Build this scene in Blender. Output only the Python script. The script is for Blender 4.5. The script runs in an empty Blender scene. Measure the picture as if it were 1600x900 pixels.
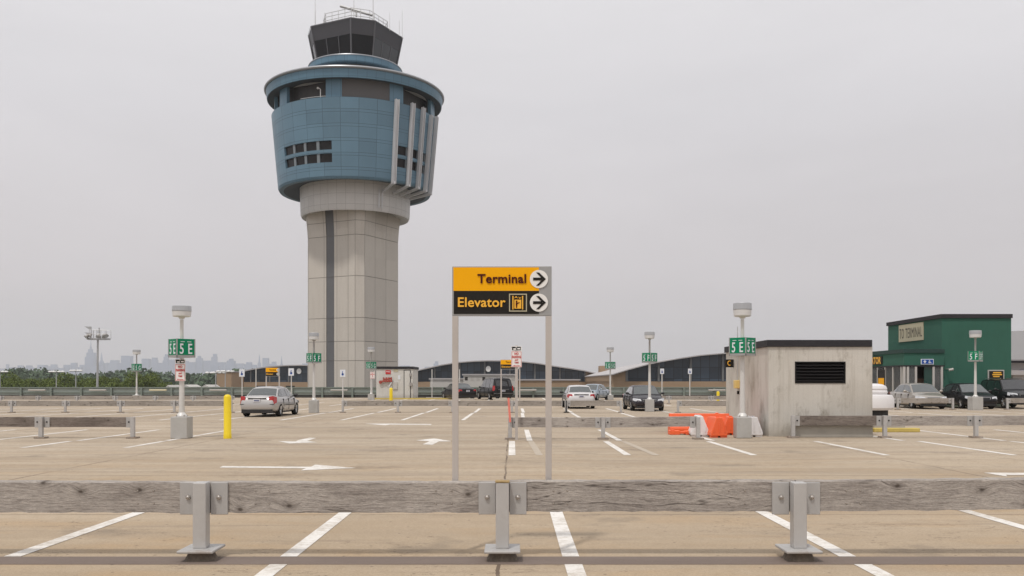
import bpy, bmesh, math, random
from mathutils import Vector, Matrix
random.seed(7)
R = math.radians
sc = bpy.context.scene
COL = sc.collection
F, HX, HY, CH = 1400.0, 800.0, 597.0, 1.65      # focal length in photo pixels, principal column, horizon row, eye height

def at(x, y, Y):      # pixel + distance -> point
    return Vector(((x-HX)/F*Y, Y, CH+(HY-y)/F*Y))
def gr(x, y):         # pixel on the deck
    Y = CH*F/(y-HY)
    return ((x-HX)/F*Y, Y)

# ------------------------------------------------------------------ node helpers
def new_mat(name):
    m = bpy.data.materials.new(name); m.use_nodes = True
    nt = m.node_tree
    return m, nt, nt.nodes['Principled BSDF']
def nd(nt, t, **kw):
    n = nt.nodes.new(t)
    for k, v in kw.items():
        if k.startswith('i_'):
            key = k[2:]
            key = int(key) if key.isdigit() else key.replace('_', ' ')
            sock = n.inputs[key]
            if isinstance(v, bpy.types.NodeSocket): nt.links.new(v, sock)
            else: sock.default_value = v
        else: setattr(n, k, v)
    return n
def mth(nt, op, a, b=None, c=None, clamp=False):
    n = nt.nodes.new('ShaderNodeMath'); n.operation = op; n.use_clamp = clamp
    for i, v in enumerate((a, b, c)):
        if v is None: continue
        if isinstance(v, bpy.types.NodeSocket): nt.links.new(v, n.inputs[i])
        else: n.inputs[i].default_value = v
    return n.outputs[0]
def mixc(nt, fac, a, b, blend='MIX'):
    n = nt.nodes.new('ShaderNodeMix'); n.data_type = 'RGBA'; n.blend_type = blend
    for k, v in ((0, fac), (6, a), (7, b)):
        if isinstance(v, bpy.types.NodeSocket): nt.links.new(v, n.inputs[k])
        else:
            if k != 0 and len(v) == 3: v = (*v, 1)
            n.inputs[k].default_value = v
    return n.outputs[2]
def ramp(nt, fac, stops):
    n = nt.nodes.new('ShaderNodeValToRGB'); nt.links.new(fac, n.inputs[0])
    e = n.color_ramp.elements
    while len(e) < len(stops): e.new(.5)
    for i, (p, c) in enumerate(stops):
        e[i].position = p; e[i].color = (c, c, c, 1) if not hasattr(c, '__len__') else (*c[:3], 1)
    return n.outputs[0]
def coords(nt, kind='Object', scale=(1, 1, 1), rnd=False):
    tc = nt.nodes.new('ShaderNodeTexCoord')
    mp = nt.nodes.new('ShaderNodeMapping'); mp.inputs['Scale'].default_value = scale
    nt.links.new(tc.outputs[kind], mp.inputs['Vector'])
    if rnd:
        oi = nt.nodes.new('ShaderNodeObjectInfo')
        v = mth(nt, 'MULTIPLY', oi.outputs['Random'], 57.0)
        cb = nd(nt, 'ShaderNodeCombineXYZ', i_X=v, i_Y=v, i_Z=v)
        nt.links.new(cb.outputs[0], mp.inputs['Location'])
    return mp.outputs[0]
def noise(nt, vec, scale, detail=4, rough=.55, dist=0):
    return nd(nt, 'ShaderNodeTexNoise', i_Vector=vec, i_Scale=scale, i_Detail=detail, i_Roughness=rough, i_Distortion=dist).outputs['Fac']
def bump(nt, bsdf, h, strength=.3, dist=.01):
    b = nd(nt, 'ShaderNodeBump', i_Height=h, i_Strength=strength, i_Distance=dist)
    nt.links.new(b.outputs[0], bsdf.inputs['Normal'])

M = {}
def mat(name, col, rough=.6, metal=0, var=.12, scale=4, dirt=0, dirtcol=(.12, .09, .06), coat=0, bmp=0, kind='Object', stretch=(1, 1, 1), spec=.5, rnd=True):
    m, nt, b = new_mat(name)
    v = coords(nt, kind, stretch, rnd)
    n1 = noise(nt, v, scale, 6, .6)
    f = ramp(nt, n1, [(.3, 1-var), (.7, 1+var)]) if False else None
    k = mth(nt, 'MULTIPLY_ADD', n1, 2*var, 1-var)
    base = nd(nt, 'ShaderNodeVectorMath', operation='SCALE', i_0=(*col[:3],), i_Scale=k).outputs[0]
    if dirt:
        n2 = noise(nt, v, scale*.45, 8, .7)
        base = mixc(nt, ramp(nt, n2, [(.52, 0), (.8, dirt)]), base, dirtcol)
    nt.links.new(base, b.inputs['Base Color'])
    b.inputs['Roughness'].default_value = rough
    b.inputs['Metallic'].default_value = metal
    b.inputs['Coat Weight'].default_value = coat
    b.inputs['Coat Roughness'].default_value = .08
    b.inputs['Specular IOR Level'].default_value = spec
    if bmp: bump(nt, b, noise(nt, v, scale*8, 5, .6), bmp, .01)
    M[name] = m
    return m

# ------------------------------------------------------------------ mesh builder
class MB:
    def __init__(s): s.v = []; s.f = []; s.uv = {}; s.T = Matrix.Identity(4)
    def add(s, vs, fs, uvs=None):
        o = len(s.v)
        s.v += [tuple(s.T @ Vector(p)) for p in vs]
        for i, f in enumerate(fs):
            if uvs: s.uv[len(s.f)] = uvs[i]
            s.f.append(tuple(o+k for k in f))
        return s
    def box(s, x0, x1, y0, y1, z0, z1):
        if x0 > x1: x0, x1 = x1, x0
        if y0 > y1: y0, y1 = y1, y0
        if z0 > z1: z0, z1 = z1, z0
        return s.add([(x0,y0,z0),(x1,y0,z0),(x1,y1,z0),(x0,y1,z0),(x0,y0,z1),(x1,y0,z1),(x1,y1,z1),(x0,y1,z1)],
                     [(0,3,2,1),(4,5,6,7),(0,1,5,4),(1,2,6,5),(2,3,7,6),(3,0,4,7)])
    def cbox(s, c, sz, rz=0):
        T = s.T; s.T = T @ Matrix.Translation(c) @ Matrix.Rotation(rz, 4, 'Z')
        s.box(-sz[0]/2, sz[0]/2, -sz[1]/2, sz[1]/2, -sz[2]/2, sz[2]/2); s.T = T; return s
    def cyl(s, p0, p1, r0, r1=None, n=12, caps=True):
        r1 = r0 if r1 is None else r1
        p0, p1 = Vector(p0), Vector(p1); d = (p1-p0).normalized()
        a = Vector((0, 0, 1)) if abs(d.z) < .95 else Vector((1, 0, 0))
        u = d.cross(a).normalized(); w = d.cross(u)
        vs = []
        for p, r in ((p0, r0), (p1, r1)):
            for i in range(n):
                t = 2*math.pi*i/n; vs.append(p+u*math.cos(t)*r+w*math.sin(t)*r)
        fs = [(i, (i+1) % n, n+(i+1) % n, n+i) for i in range(n)]
        if caps: fs += [tuple(range(n-1, -1, -1)), tuple(range(n, 2*n))]
        return s.add(vs, fs)
    def bar(s, p0, p1, w, h=None):
        return s.cyl(p0, p1, w*.7071, None, 4)
    def lathe(s, prof, n=32, a0=0, a1=360, c=(0, 0), uvr=None):
        # prof: (r, z); angle 0 faces -Y, positive towards +X
        full = abs(a1-a0) >= 359.9
        k = n if full else n+1
        vs = []
        for r, z in prof:
            for i in range(k):
                t = R(a0+(a1-a0)*i/n); vs.append((c[0]+r*math.sin(t), c[1]-r*math.cos(t), z))
        fs = []; uvs = []
        for j in range(len(prof)-1):
            for i in range(n):
                i2 = (i+1) % k
                fs.append((j*k+i, j*k+i2, (j+1)*k+i2, (j+1)*k+i))
                rr = uvr or 1
                A0, A1 = R(a0+(a1-a0)*i/n)*rr, R(a0+(a1-a0)*(i+1)/n)*rr
                z0, z1 = prof[j][1], prof[j+1][1]
                uvs.append([(A0, z0), (A1, z0), (A1, z1), (A0, z1)])
        return s.add(vs, fs, uvs if uvr else None)
    def prism(s, poly, axis, a, b):
        # poly of 2D points extruded along axis; 'Y': poly=(x,z); 'X': poly=(y,z); 'Z': poly=(x,y)
        def P(p, t):
            return {'Y': (p[0], t, p[1]), 'X': (t, p[0], p[1]), 'Z': (p[0], p[1], t)}[axis]
        n = len(poly)
        vs = [P(p, a) for p in poly]+[P(p, b) for p in poly]
        fs = [tuple(range(n)), tuple(range(2*n-1, n-1, -1))]+[(i, n+i, n+(i+1) % n, (i+1) % n) for i in range(n)]
        return s.add(vs, fs)
    def sphere(s, c, r, n=12, m=8, sz=(1, 1, 1)):
        vs = []; fs = []
        for j in range(m+1):
            p = math.pi*j/m
            for i in range(n):
                t = 2*math.pi*i/n
                vs.append((c[0]+r*sz[0]*math.sin(p)*math.cos(t), c[1]+r*sz[1]*math.sin(p)*math.sin(t), c[2]+r*sz[2]*math.cos(p)))
        for j in range(m):
            for i in range(n): fs.append((j*n+i, (j+1)*n+i, (j+1)*n+(i+1) % n, j*n+(i+1) % n))
        return s.add(vs, fs)
    def build(s, name, m, parent=None, smooth=False, bev=0, fix=True, loc=None):
        me = bpy.data.meshes.new(name); me.from_pydata(s.v, [], s.f)
        if s.uv:
            ul = me.uv_layers.new(name='UVMap')
            for p in me.polygons:
                if p.index in s.uv:
                    for li, q in zip(p.loop_indices, s.uv[p.index]): ul.data[li].uv = q
        if fix:
            bm = bmesh.new(); bm.from_mesh(me)
            bmesh.ops.recalc_face_normals(bm, faces=bm.faces); bm.to_mesh(me); bm.free()
        mm = M[m] if isinstance(m, str) else m
        me.materials.append(mm)
        o = bpy.data.objects.new(name, me); COL.objects.link(o)
        if loc is not None: o.location = loc
        if parent: o.parent = parent
        if smooth:
            for p in me.polygons: p.use_smooth = True
            if smooth != 'all':
                me.set_sharp_from_angle(angle=R(35))
        if bev:
            b = o.modifiers.new('bevel', 'BEVEL'); b.width = bev; b.segments = 2; b.limit_method = 'ANGLE'; b.angle_limit = R(40)
        return o

def tag(o, label=None, cat=None, group=None, kind=None):
    if label: o['label'] = label
    if cat: o['category'] = cat
    if group: o['group'] = group
    if kind: o['kind'] = kind
    return o
def thing(name, label, cat, loc=(0, 0, 0), rz=0, group=None):
    o = bpy.data.objects.new(name, None); COL.objects.link(o)
    o.location = loc; o.rotation_euler = (0, 0, rz); o.empty_display_size = .2
    return tag(o, label, cat, group)
def text(txt, w, h, m, parent, loc, rz=0, name='lettering', bold=.02, lift=.004, sp=1.04):
    cu = bpy.data.curves.new('t', 'FONT'); cu.body = txt; cu.offset = bold; cu.resolution_u = 4; cu.space_character = sp
    cu.extrude = .012
    to = bpy.data.objects.new('t', cu); COL.objects.link(to)
    bpy.context.view_layer.update()
    me = bpy.data.meshes.new_from_object(to.evaluated_get(bpy.context.evaluated_depsgraph_get()))
    bpy.data.objects.remove(to); bpy.data.curves.remove(cu)
    xs = [v.co.x for v in me.vertices]; ys = [v.co.y for v in me.vertices]
    x0, x1, y0, y1 = min(xs), max(xs), min(ys), max(ys)
    for v in me.vertices:
        X = (v.co.x-(x0+x1)/2)/(x1-x0)*w; Z = (v.co.y-(y0+y1)/2)/(y1-y0)*h
        v.co = Vector((X, -lift*(1 if v.co.z > 0 else -1), Z))
    me.name = name; me.materials.clear(); me.materials.append(M[m])
    o = bpy.data.objects.new(name, me); COL.objects.link(o)
    o.location = loc; o.rotation_euler = (0, 0, rz); o.parent = parent
    return o

# ------------------------------------------------------------------ materials
mat('post_paint', (.47, .46, .45), .45, .25, .10, 5, .55, (.25, .19, .14), bmp=.15)
mat('plate_paint', (.43, .42, .41), .5, .25, .08, 4, .35, (.28, .22, .17), bmp=.12)
mat('plate_rust', (.45, .44, .43), .5, .25, .12, 9, .95, (.20, .12, .07), bmp=.2)
mat('bolt_metal', (.45, .42, .39), .35, .7, .2, 30)
mat('rusty_metal', (.30, .25, .21), .75, .1, .35, 14, .8, (.16, .07, .03))
mat('rust_cap', (.36, .25, .11), .9, 0, .4, 25, .8, (.10, .05, .02))
mat('mortar', (.17, .14, .11), .95, 0, .5, 30, .6, (.05, .035, .025), bmp=.5)
mat('galv', (.50, .50, .50), .4, .5, .10, 3)
mat('sign_post', (.50, .46, .43), .5, .2, .06, 2, .2)
mat('pole_white', (.62, .61, .59), .4, .1, .06, 2, .25, (.35, .3, .25))
mat('lamp_cap', (.46, .47, .48), .3, .6, .06, 3)
mat('lamp_lens', (.66, .66, .66), .35, .1, .05, 3)
mat('lamp_neck', (.33, .31, .30), .6, .2, .15, 10)
mat('pedestal', (.42, .41, .39), .7, 0, .12, 4, .4, (.22, .18, .13), bmp=.2)
mat('sign_yellow', (.90, .42, .002), .45, 0, .03, 2, spec=.15)
mat('sign_black', (.020, .018, .016), .5, 0, .1, 3, spec=.15)
mat('sign_grey', (.34, .34, .34), .45, .2, .04, 2)
mat('sign_white', (.80, .79, .77), .4, 0, .02, 2)
mat('letter_brown', (.075, .012, .008), .4, 0, 0, 2, spec=.15)
mat('letter_yellow', (.88, .47, .06), .4, 0, 0, 2, spec=.15)
mat('letter_red', (.55, .05, .05), .4, 0, 0, 2, spec=.15)
mat('sign_green', (.005, .21, .10), .35, 0, .05, 3, spec=.15)
mat('sign_blue', (.01, .07, .33), .35, 0, .05, 3, spec=.15)
mat('hc_white', (.70, .73, .78), .35, 0, .04, 3)
mat('yellow_paint', (.80, .60, .01), .4, 0, .07, 5, .15, (.4, .25, .03))
mat('orange_plastic', (.85, .13, .035), .45, 0, .10, 3, .25, (.5, .12, .06))
mat('white_plastic', (.72, .70, .70), .45, 0, .06, 3, .2, (.4, .36, .33))
mat('black_rubber', (.02, .02, .02), .75, 0, .2, 8)
mat('kerb_yellow', (.55, .43, .12), .8, 0, .2, 3, .6, (.35, .3, .24))
mat('kerb_grey', (.42, .38, .33), .85, 0, .15, 2, .4)
mat('delineator_red', (.78, .22, .17), .5, 0, .1, 3)

def deck_material():
    m, nt, b = new_mat('deck_concrete')
    v = coords(nt, 'Object')
    vx = coords(nt, 'Object', (.18, 1, 1)); vx2 = coords(nt, 'Object', (.05, .6, 1))
    big = noise(nt, v, .11, 5, .6)
    mid = noise(nt, vx, .7, 7, .65, .4)
    streak = noise(nt, vx2, 1.6, 6, .65)
    fine = noise(nt, v, 38, 4, .7)
    grit = noise(nt, v, 170, 2, .5)
    c = mixc(nt, ramp(nt, big, [(.35, 0), (.65, 1)]), (.385, .315, .235), (.475, .395, .305))
    c = mixc(nt, ramp(nt, mid, [(.42, 0), (.70, .65)]), c, (.29, .215, .145))
    c = mixc(nt, ramp(nt, streak, [(.50, 0), (.72, .65)]), c, (.29, .245, .20))
    warm = noise(nt, coords(nt, 'Object', (.5, 1.2, 1)), .9, 5, .6)
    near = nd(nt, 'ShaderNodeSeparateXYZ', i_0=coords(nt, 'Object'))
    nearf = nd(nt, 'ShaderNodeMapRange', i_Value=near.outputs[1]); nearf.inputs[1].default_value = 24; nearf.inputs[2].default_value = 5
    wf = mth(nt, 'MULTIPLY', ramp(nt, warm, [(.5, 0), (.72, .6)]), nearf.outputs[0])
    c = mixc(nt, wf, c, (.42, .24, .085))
    tr = noise(nt, coords(nt, 'Object', (1, .55, 1)), 7, 6, .7)
    c = mixc(nt, ramp(nt, tr, [(.45, 0), (.70, .45)]), c, (.27, .21, .15))
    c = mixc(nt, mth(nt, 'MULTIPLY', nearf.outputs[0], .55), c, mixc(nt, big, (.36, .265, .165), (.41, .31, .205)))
    # tyre smudges
    tv = coords(nt, 'Object', (.22, 2.4, 1)); tn = noise(nt, tv, .55, 6, .7, .6)
    c = mixc(nt, ramp(nt, tn, [(.56, 0), (.76, .60)]), c, (.16, .125, .10))
    # oil spots
    vo = nd(nt, 'ShaderNodeTexVoronoi', voronoi_dimensions='2D', i_Vector=v, i_Scale=.36)
    on = noise(nt, v, 2.5, 5, .6)
    oil = mth(nt, 'MULTIPLY', ramp(nt, mth(nt, 'MULTIPLY_ADD', on, .9, vo.outputs['Distance']), [(.42, .45), (.62, 0)]), 1.0)
    c = mixc(nt, oil, c, (.17, .14, .11))
    vs = nd(nt, 'ShaderNodeTexVoronoi', voronoi_dimensions='2D', i_Vector=v, i_Scale=1.7)
    c = mixc(nt, ramp(nt, vs.outputs['Distance'], [(.010, .7), (.035, 0)]), c, (.08, .06, .05))
    k = mth(nt, 'ADD', mth(nt, 'MULTIPLY_ADD', fine, .75, .625), mth(nt, 'MULTIPLY_ADD', grit, 1.0, -.5))
    c = nd(nt, 'ShaderNodeVectorMath', operation='SCALE', i_0=c, i_Scale=k).outputs[0]
    # joints: lines along Y at x = -8.3, -.15, 8.4 ... ; lines along X
    sp = nd(nt, 'ShaderNodeSeparateXYZ', i_0=v)
    wob = mth(nt, 'MULTIPLY_ADD', noise(nt, v, 1.2, 6, .7), .10, -.05)
    X = mth(nt, 'ADD', sp.outputs[0], wob); Y = mth(nt, 'ADD', sp.outputs[1], wob)
    def line(co, per, off, w, strength):
        t = mth(nt, 'PINGPONG', mth(nt, 'ADD', co, -off), per/2)
        return mth(nt, 'MULTIPLY', mth(nt, 'LESS_THAN', t, w), strength)
    brk = ramp(nt, noise(nt, v, .8, 3, .5), [(.35, .25), (.6, 1)])
    L = mth(nt, 'MAXIMUM', line(X, 8.35, -.12, .018, .85), line(Y, 4.65, 25.1-4.65*3, .022, .70))
    L = mth(nt, 'MAXIMUM', L, line(Y, 9.3*2.5, 25.1, .05, .9))
    L = mth(nt, 'MULTIPLY', L, brk)
    # hairline cracks
    cv = noise(nt, coords(nt, 'Object', (.35, 1, 1)), .35, 9, .62)
    cr = mth(nt, 'LESS_THAN', mth(nt, 'ABSOLUTE', mth(nt, 'ADD', cv, -.47)), .0011)
    L = mth(nt, 'MAXIMUM', L, mth(nt, 'MULTIPLY', cr, .6))
    c = mixc(nt, L, c, (.10, .07, .05))
    nt.links.new(c, b.inputs['Base Color']); b.inputs['Roughness'].default_value = .88
    b.inputs['Specular IOR Level'].default_value = .3
    bump(nt, b, mth(nt, 'ADD', fine, grit), .35, .006)
    M['deck'] = m
deck_material()

def paint_material():
    m, nt, b = new_mat('line_paint')
    v = coords(nt, 'Object')
    w = noise(nt, v, 9, 6, .75); w2 = noise(nt, v, 1.1, 3, .5); g = noise(nt, v, 120, 2, .5)
    wear = ramp(nt, mth(nt, 'ADD', mth(nt, 'MULTIPLY', w, .7), mth(nt, 'MULTIPLY', w2, .45)), [(.52, 0), (.72, .9)])
    c = mixc(nt, wear, (.74, .71, .67), (.44, .38, .31))
    k = mth(nt, 'MULTIPLY_ADD', g, .24, .88)
    c = nd(nt, 'ShaderNodeVectorMath', operation='SCALE', i_0=c, i_Scale=k).outputs[0]
    nt.links.new(c, b.inputs['Base Color']); b.inputs['Roughness'].default_value = .7
    bump(nt, b, g, .3, .004)
    M['paint'] = m
    m, nt, b = new_mat('ghost_paint')
    v = coords(nt, 'Object'); w = noise(nt, v, 5, 6, .7)
    c = mixc(nt, ramp(nt, w, [(.4, 0), (.65, 1)]), (.40, .335, .26), (.47, .41, .34))
    nt.links.new(c, b.inputs['Base Color']); b.inputs['Roughness'].default_value = .85
    M['ghost'] = m
    m, nt, b = new_mat('joint_strip')
    v = coords(nt, 'Object', (.3, 1, 1)); w = noise(nt, v, 3, 7, .7); w2 = noise(nt, coords(nt, 'Object'), 40, 4, .6)
    c = mixc(nt, w, (.13, .095, .075), (.21, .165, .14)); c = mixc(nt, ramp(nt, w2, [(.6, 0), (.75, .5)]), c, (.28, .23, .19))
    nt.links.new(c, b.inputs['Base Color']); b.inputs['Roughness'].default_value = .8
    M['joint'] = m
paint_material()

def wood_material(name, c1, c2, c3):
    m, nt, b = new_mat(name)
    v = coords(nt, 'Object', (.05, 1, 1), True); vb = coords(nt, 'Object', (.6, 1, 1), True)
    # knots first: they also bend the grain round them
    sq = nd(nt, 'ShaderNodeSeparateXYZ', i_0=coords(nt, 'Object', (1, 1, 1), True))
    v2 = nd(nt, 'ShaderNodeCombineXYZ', i_X=mth(nt, 'MULTIPLY', sq.outputs[0], .62), i_Y=sq.outputs[2])
    vo = nd(nt, 'ShaderNodeTexVoronoi', voronoi_dimensions='2D', i_Vector=v2.outputs[0], i_Scale=3.6)
    sel = mth(nt, 'GREATER_THAN', nd(nt, 'ShaderNodeSeparateColor', i_Color=vo.outputs['Color']).outputs[0], .62)
    near = mth(nt, 'MULTIPLY', ramp(nt, vo.outputs['Distance'], [(.02, 1), (.40, 0)]), sel)
    warp = mth(nt, 'ADD', noise(nt, coords(nt, 'Object', (.5, 1, 1.2), True), 2.0, 3, .5), mth(nt, 'MULTIPLY', near, .35))
    cb = nd(nt, 'ShaderNodeCombineXYZ', i_Z=mth(nt, 'MULTIPLY', warp, .16))
    vv = nd(nt, 'ShaderNodeVectorMath', operation='ADD', i_0=v, i_1=cb.outputs[0]).outputs[0]
    g1 = noise(nt, vv, 34, 8, .75); g2 = noise(nt, vv, 150, 5, .7); bg = noise(nt, vb, 1.8, 6, .65); fn = noise(nt, coords(nt, 'Object', (.4, 1, 1), True), 90, 4, .7)
    c = mixc(nt, ramp(nt, g1, [(.36, 0), (.62, 1)]), c1, c2)
    c = mixc(nt, ramp(nt, bg, [(.42, 0), (.68, .75)]), c, c3)
    c = mixc(nt, ramp(nt, bg, [(.30, .5), (.42, 0)]), c, c1)
    c = mixc(nt, ramp(nt, g2, [(.48, 0), (.66, .65)]), c, tuple(x*.45 for x in c1))
    s1 = noise(nt, vv, 9, 3, .5)
    s1 = mth(nt, 'ABSOLUTE', mth(nt, 'ADD', s1, -.5))
    gate = ramp(nt, noise(nt, vb, 1.1, 2, .5), [(.47, 0), (.54, 1)])
    c = mixc(nt, mth(nt, 'MULTIPLY', ramp(nt, s1, [(.002, .8), (.007, 0)]), gate), c, (.04, .03, .025))
    kd = mth(nt, 'MULTIPLY_ADD', noise(nt, vb, 30, 3, .5), .05, vo.outputs['Distance'])
    c = mixc(nt, mth(nt, 'MULTIPLY', ramp(nt, kd, [(.055, .9), (.10, .35), (.22, 0)]), sel), c, (.07, .055, .045))
    k = mth(nt, 'MULTIPLY_ADD', fn, .9, .55)
    c = nd(nt, 'ShaderNodeVectorMath', operation='SCALE', i_0=c, i_Scale=k).outputs[0]
    nt.links.new(c, b.inputs['Base Color']); b.inputs['Roughness'].default_value = .9
    b.inputs['Specular IOR Level'].default_value = .2
    bump(nt, b, mth(nt, 'ADD', g1, mth(nt, 'ADD', g2, fn)), .6, .008)
    M[name] = m
wood_material('wood_grey', (.245, .215, .195), (.43, .39, .355), (.52, .475, .43))
wood_material('wood_dark', (.13, .105, .09), (.24, .205, .18), (.30, .26, .23))
wood_material('wood_far', (.26, .23, .20), (.39, .35, .31), (.43, .39, .35))

def cwall(name, c1, c2, stain, sc_=1.0, board=True):
    m, nt, b = new_mat(name)
    v = coords(nt, 'Object'); vz = coords(nt, 'Object', (3.2, 3.2, .22))
    a = noise(nt, v, .9*sc_, 6, .6); st = noise(nt, vz, 1.6*sc_, 7, .68); fi = noise(nt, v, 28, 5, .7)
    big = noise(nt, coords(nt, 'Object', (1, 1, .5)), .45*sc_, 3, .5)
    c = mixc(nt, a, c1, c2)
    c = mixc(nt, ramp(nt, st, [(.52, 0), (.75, .45)]), c, stain)
    c = mixc(nt, ramp(nt, big, [(.52, 0), (.7, .5)]), c, stain)
    if board:
        sp = nd(nt, 'ShaderNodeSeparateXYZ', i_0=v)
        t = mth(nt, 'PINGPONG', mth(nt, 'ADD', sp.outputs[0], sp.outputs[1]), .075)
        c = mixc(nt, mth(nt, 'MULTIPLY', mth(nt, 'LESS_THAN', t, .006), .10), c, (.2, .19, .17))
    sp2 = noise(nt, coords(nt, 'Object', (1.3, 1.3, .6)), 1.5*sc_, 9, .72)
    c = mixc(nt, ramp(nt, sp2, [(.53, 0), (.66, .7 if board else .25)]), c, tuple(x*.85 for x in stain))
    gz = nd(nt, 'ShaderNodeSeparateXYZ', i_0=v).outputs[2]
    splash = mth(nt, 'MULTIPLY_ADD', a, .8, mth(nt, 'MULTIPLY', gz, -.9))
    c = mixc(nt, ramp(nt, splash, [(.0, 0), (.35, .55)]), c, (.25, .22, .18))
    k = mth(nt, 'MULTIPLY_ADD', fi, .4, .8)
    c = nd(nt, 'ShaderNodeVectorMath', operation='SCALE', i_0=c, i_Scale=k).outputs[0]
    nt.links.new(c, b.inputs['Base Color']); b.inputs['Roughness'].default_value = .9
    bump(nt, b, mth(nt, 'ADD', fi, st), .4, .01)
    M[name] = m
cwall('shed_concrete', (.64, .61, .56), (.50, .47, .42), (.31, .27, .215))
cwall('shed_white', (.62, .61, .58), (.55, .54, .51), (.42, .38, .34), .5, False)
cwall('green_wall', (.030, .120, .085), (.024, .100, .070), (.020, .085, .060), .6, False)
mat('dark_trim', (.035, .034, .038), .6, 0, .15, 3, spec=.15)
mat('louvre', (.018, .017, .017), .5, .2, .2, 5, spec=.15)
mat('kerb_base', (.36, .34, .30), .85, 0, .2, 2, .6, (.2, .18, .15))

def panel_mat(name, col, pu, pv, lw=.05, thin=None, rough=.45, var=.05, lc=.35, metal=0):
    m, nt, b = new_mat(name)
    tc = nt.nodes.new('ShaderNodeTexCoord')
    sp = nd(nt, 'ShaderNodeSeparateXYZ', i_0=tc.outputs['UV'])
    u, w = sp.outputs[0], sp.outputs[1]
    def ln(c, per, off):
        return mth(nt, 'LESS_THAN', mth(nt, 'PINGPONG', mth(nt, 'ADD', c, off), per/2), lw/2)
    L = mth(nt, 'MAXIMUM', ln(u, pu, 0), ln(w, pv, 0))
    if thin: L = mth(nt, 'MAXIMUM', L, ln(w, pv, thin))
    cell = nd(nt, 'ShaderNodeCombineXYZ', i_X=mth(nt, 'FLOOR', mth(nt, 'DIVIDE', u, pu)), i_Y=mth(nt, 'FLOOR', mth(nt, 'DIVIDE', w, pv)))
    wn = nd(nt, 'ShaderNodeTexWhiteNoise', i_Vector=cell.outputs[0])
    n = noise(nt, coords(nt, 'Object'), .5, 5, .6)
    k = mth(nt, 'ADD', mth(nt, 'MULTIPLY_ADD', wn.outputs[0], var*2, 1-var*1.5), mth(nt, 'MULTIPLY_ADD', n, .2, -.1))
    c = nd(nt, 'ShaderNodeVectorMath', operation='SCALE', i_0=col, i_Scale=k).outputs[0]
    c = mixc(nt, mth(nt, 'MULTIPLY', L, 1-lc), c, tuple(x*.25 for x in col))
    nt.links.new(c, b.inputs['Base Color']); b.inputs['Roughness'].default_value = rough
    b.inputs['Metallic'].default_value = metal
    M[name] = m
panel_mat('tower_blue', (.118, .212, .285), 2.6, 2.03, .06, .42, .42, .09)
panel_mat('tower_collar', (.60, .585, .565), 1.35, 1.55, .04, None, .5, .03, .5)
panel_mat('tower_fascia', (.105, .205, .285), 1.3, 9, .05, None, .42)
mat('tower_rim', (.34, .35, .37), .35, .5, .05, 1)
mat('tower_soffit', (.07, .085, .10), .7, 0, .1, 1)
mat('tower_grey', (.045, .042, .042), .5, 0, .06, 1)
mat('tower_louvre', (.105, .10, .10), .8, 0, .04, 1)
mat('cab_grey', (.075, .075, .083), .45, .1, .06, .8, spec=.15)
mat('cab_frame', (.13, .13, .14), .4, .3, .05, 1)
mat('cab_glass', (.006, .007, .009), .15, 0, .1, .5, spec=.25)
mat('cab_glass_pale', (.035, .04, .045), .10, 0, .1, .5)
mat('window_dark', (.014, .013, .014), .3, 0, .05, .6, spec=.25)
mat('mullion_grey', (.20, .23, .25), .5, 0, .05, 1)
mat('fin_metal', (.58, .58, .59), .4, .2, .06, 1)
mat('white_metal', (.60, .60, .59), .4, .2, .05, 3)
mat('shaft_joint', (.20, .18, .16), .9, 0, .1, 1)
mat('shaft_stripe', (.13, .13, .135), .6, 0, .08, .8)
def shaft_panel():
    m, nt, b = new_mat('shaft_panel')
    v = coords(nt, 'Object'); vz = coords(nt, 'Object', (1.4, 1.4, .12))
    tc = nt.nodes.new('ShaderNodeTexCoord')
    wn = nd(nt, 'ShaderNodeTexWhiteNoise', i_Vector=tc.outputs['UV'])
    a = noise(nt, v, .25, 5, .6); s = noise(nt, vz, 1.1, 7, .65); f = noise(nt, v, 5, 5, .6)
    c = mixc(nt, a, (.53, .485, .43), (.58, .54, .485))
    c = mixc(nt, ramp(nt, s, [(.5, 0), (.8, .3)]), c, (.40, .35, .29))
    k = mth(nt, 'ADD', mth(nt, 'MULTIPLY_ADD', wn.outputs[0], .10, .88), mth(nt, 'MULTIPLY_ADD', f, .14, .0))
    c = nd(nt, 'ShaderNodeVectorMath', operation='SCALE', i_0=c, i_Scale=k).outputs[0]
    nt.links.new(c, b.inputs['Base Color']); b.inputs['Roughness'].default_value = .85
    M['shaft_panel'] = m
shaft_panel()

mat('parapet_green', (.25, .29, .27), .55, .2, .10, .6, .3, (.10, .09, .07))
mat('parapet_cap', (.19, .225, .20), .5, .2, .08, .5)
mat('parapet_dark', (.05, .05, .048), .8, 0, .2, 1)
mat('fixture_grey', (.45, .43, .40), .5, .2, .1, 1)
mat('fixture_cream', (.62, .56, .38), .5, 0, .1, 1)
mat('brick_far', (.34, .235, .15), .9, 0, .10, .25)
mat('roof_pale', (.42, .40, .40), .7, 0, .08, .1)
mat('far_white', (.50, .48, .45), .7, 0, .12, .3)
mat('far_slot', (.03, .025, .02), .8, 0, .1, 1)
panel_mat('hangar_glass', (.042, .062, .088), 1.9, 2.4, .12, None, .25, .35, 0)
mat('hangar_frame', (.17, .17, .17), .6, .2, .1, 1)
mat('green_old', (.024, .122, .085), .6, 0, .07, .35, spec=.15)
mat('green_trim', (.03, .06, .055), .6, 0, .1, 1, spec=.15)
mat('cream_sign', (.46, .42, .30), .6, 0, .08, 2)
mat('brown_letter', (.04, .035, .03), .5, 0, 0, 1)
mat('frame_white', (.52, .50, .47), .5, .2, .05, 1)
mat('ribbed_grey', (.40, .38, .37), .6, .2, .06, 1)
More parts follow.
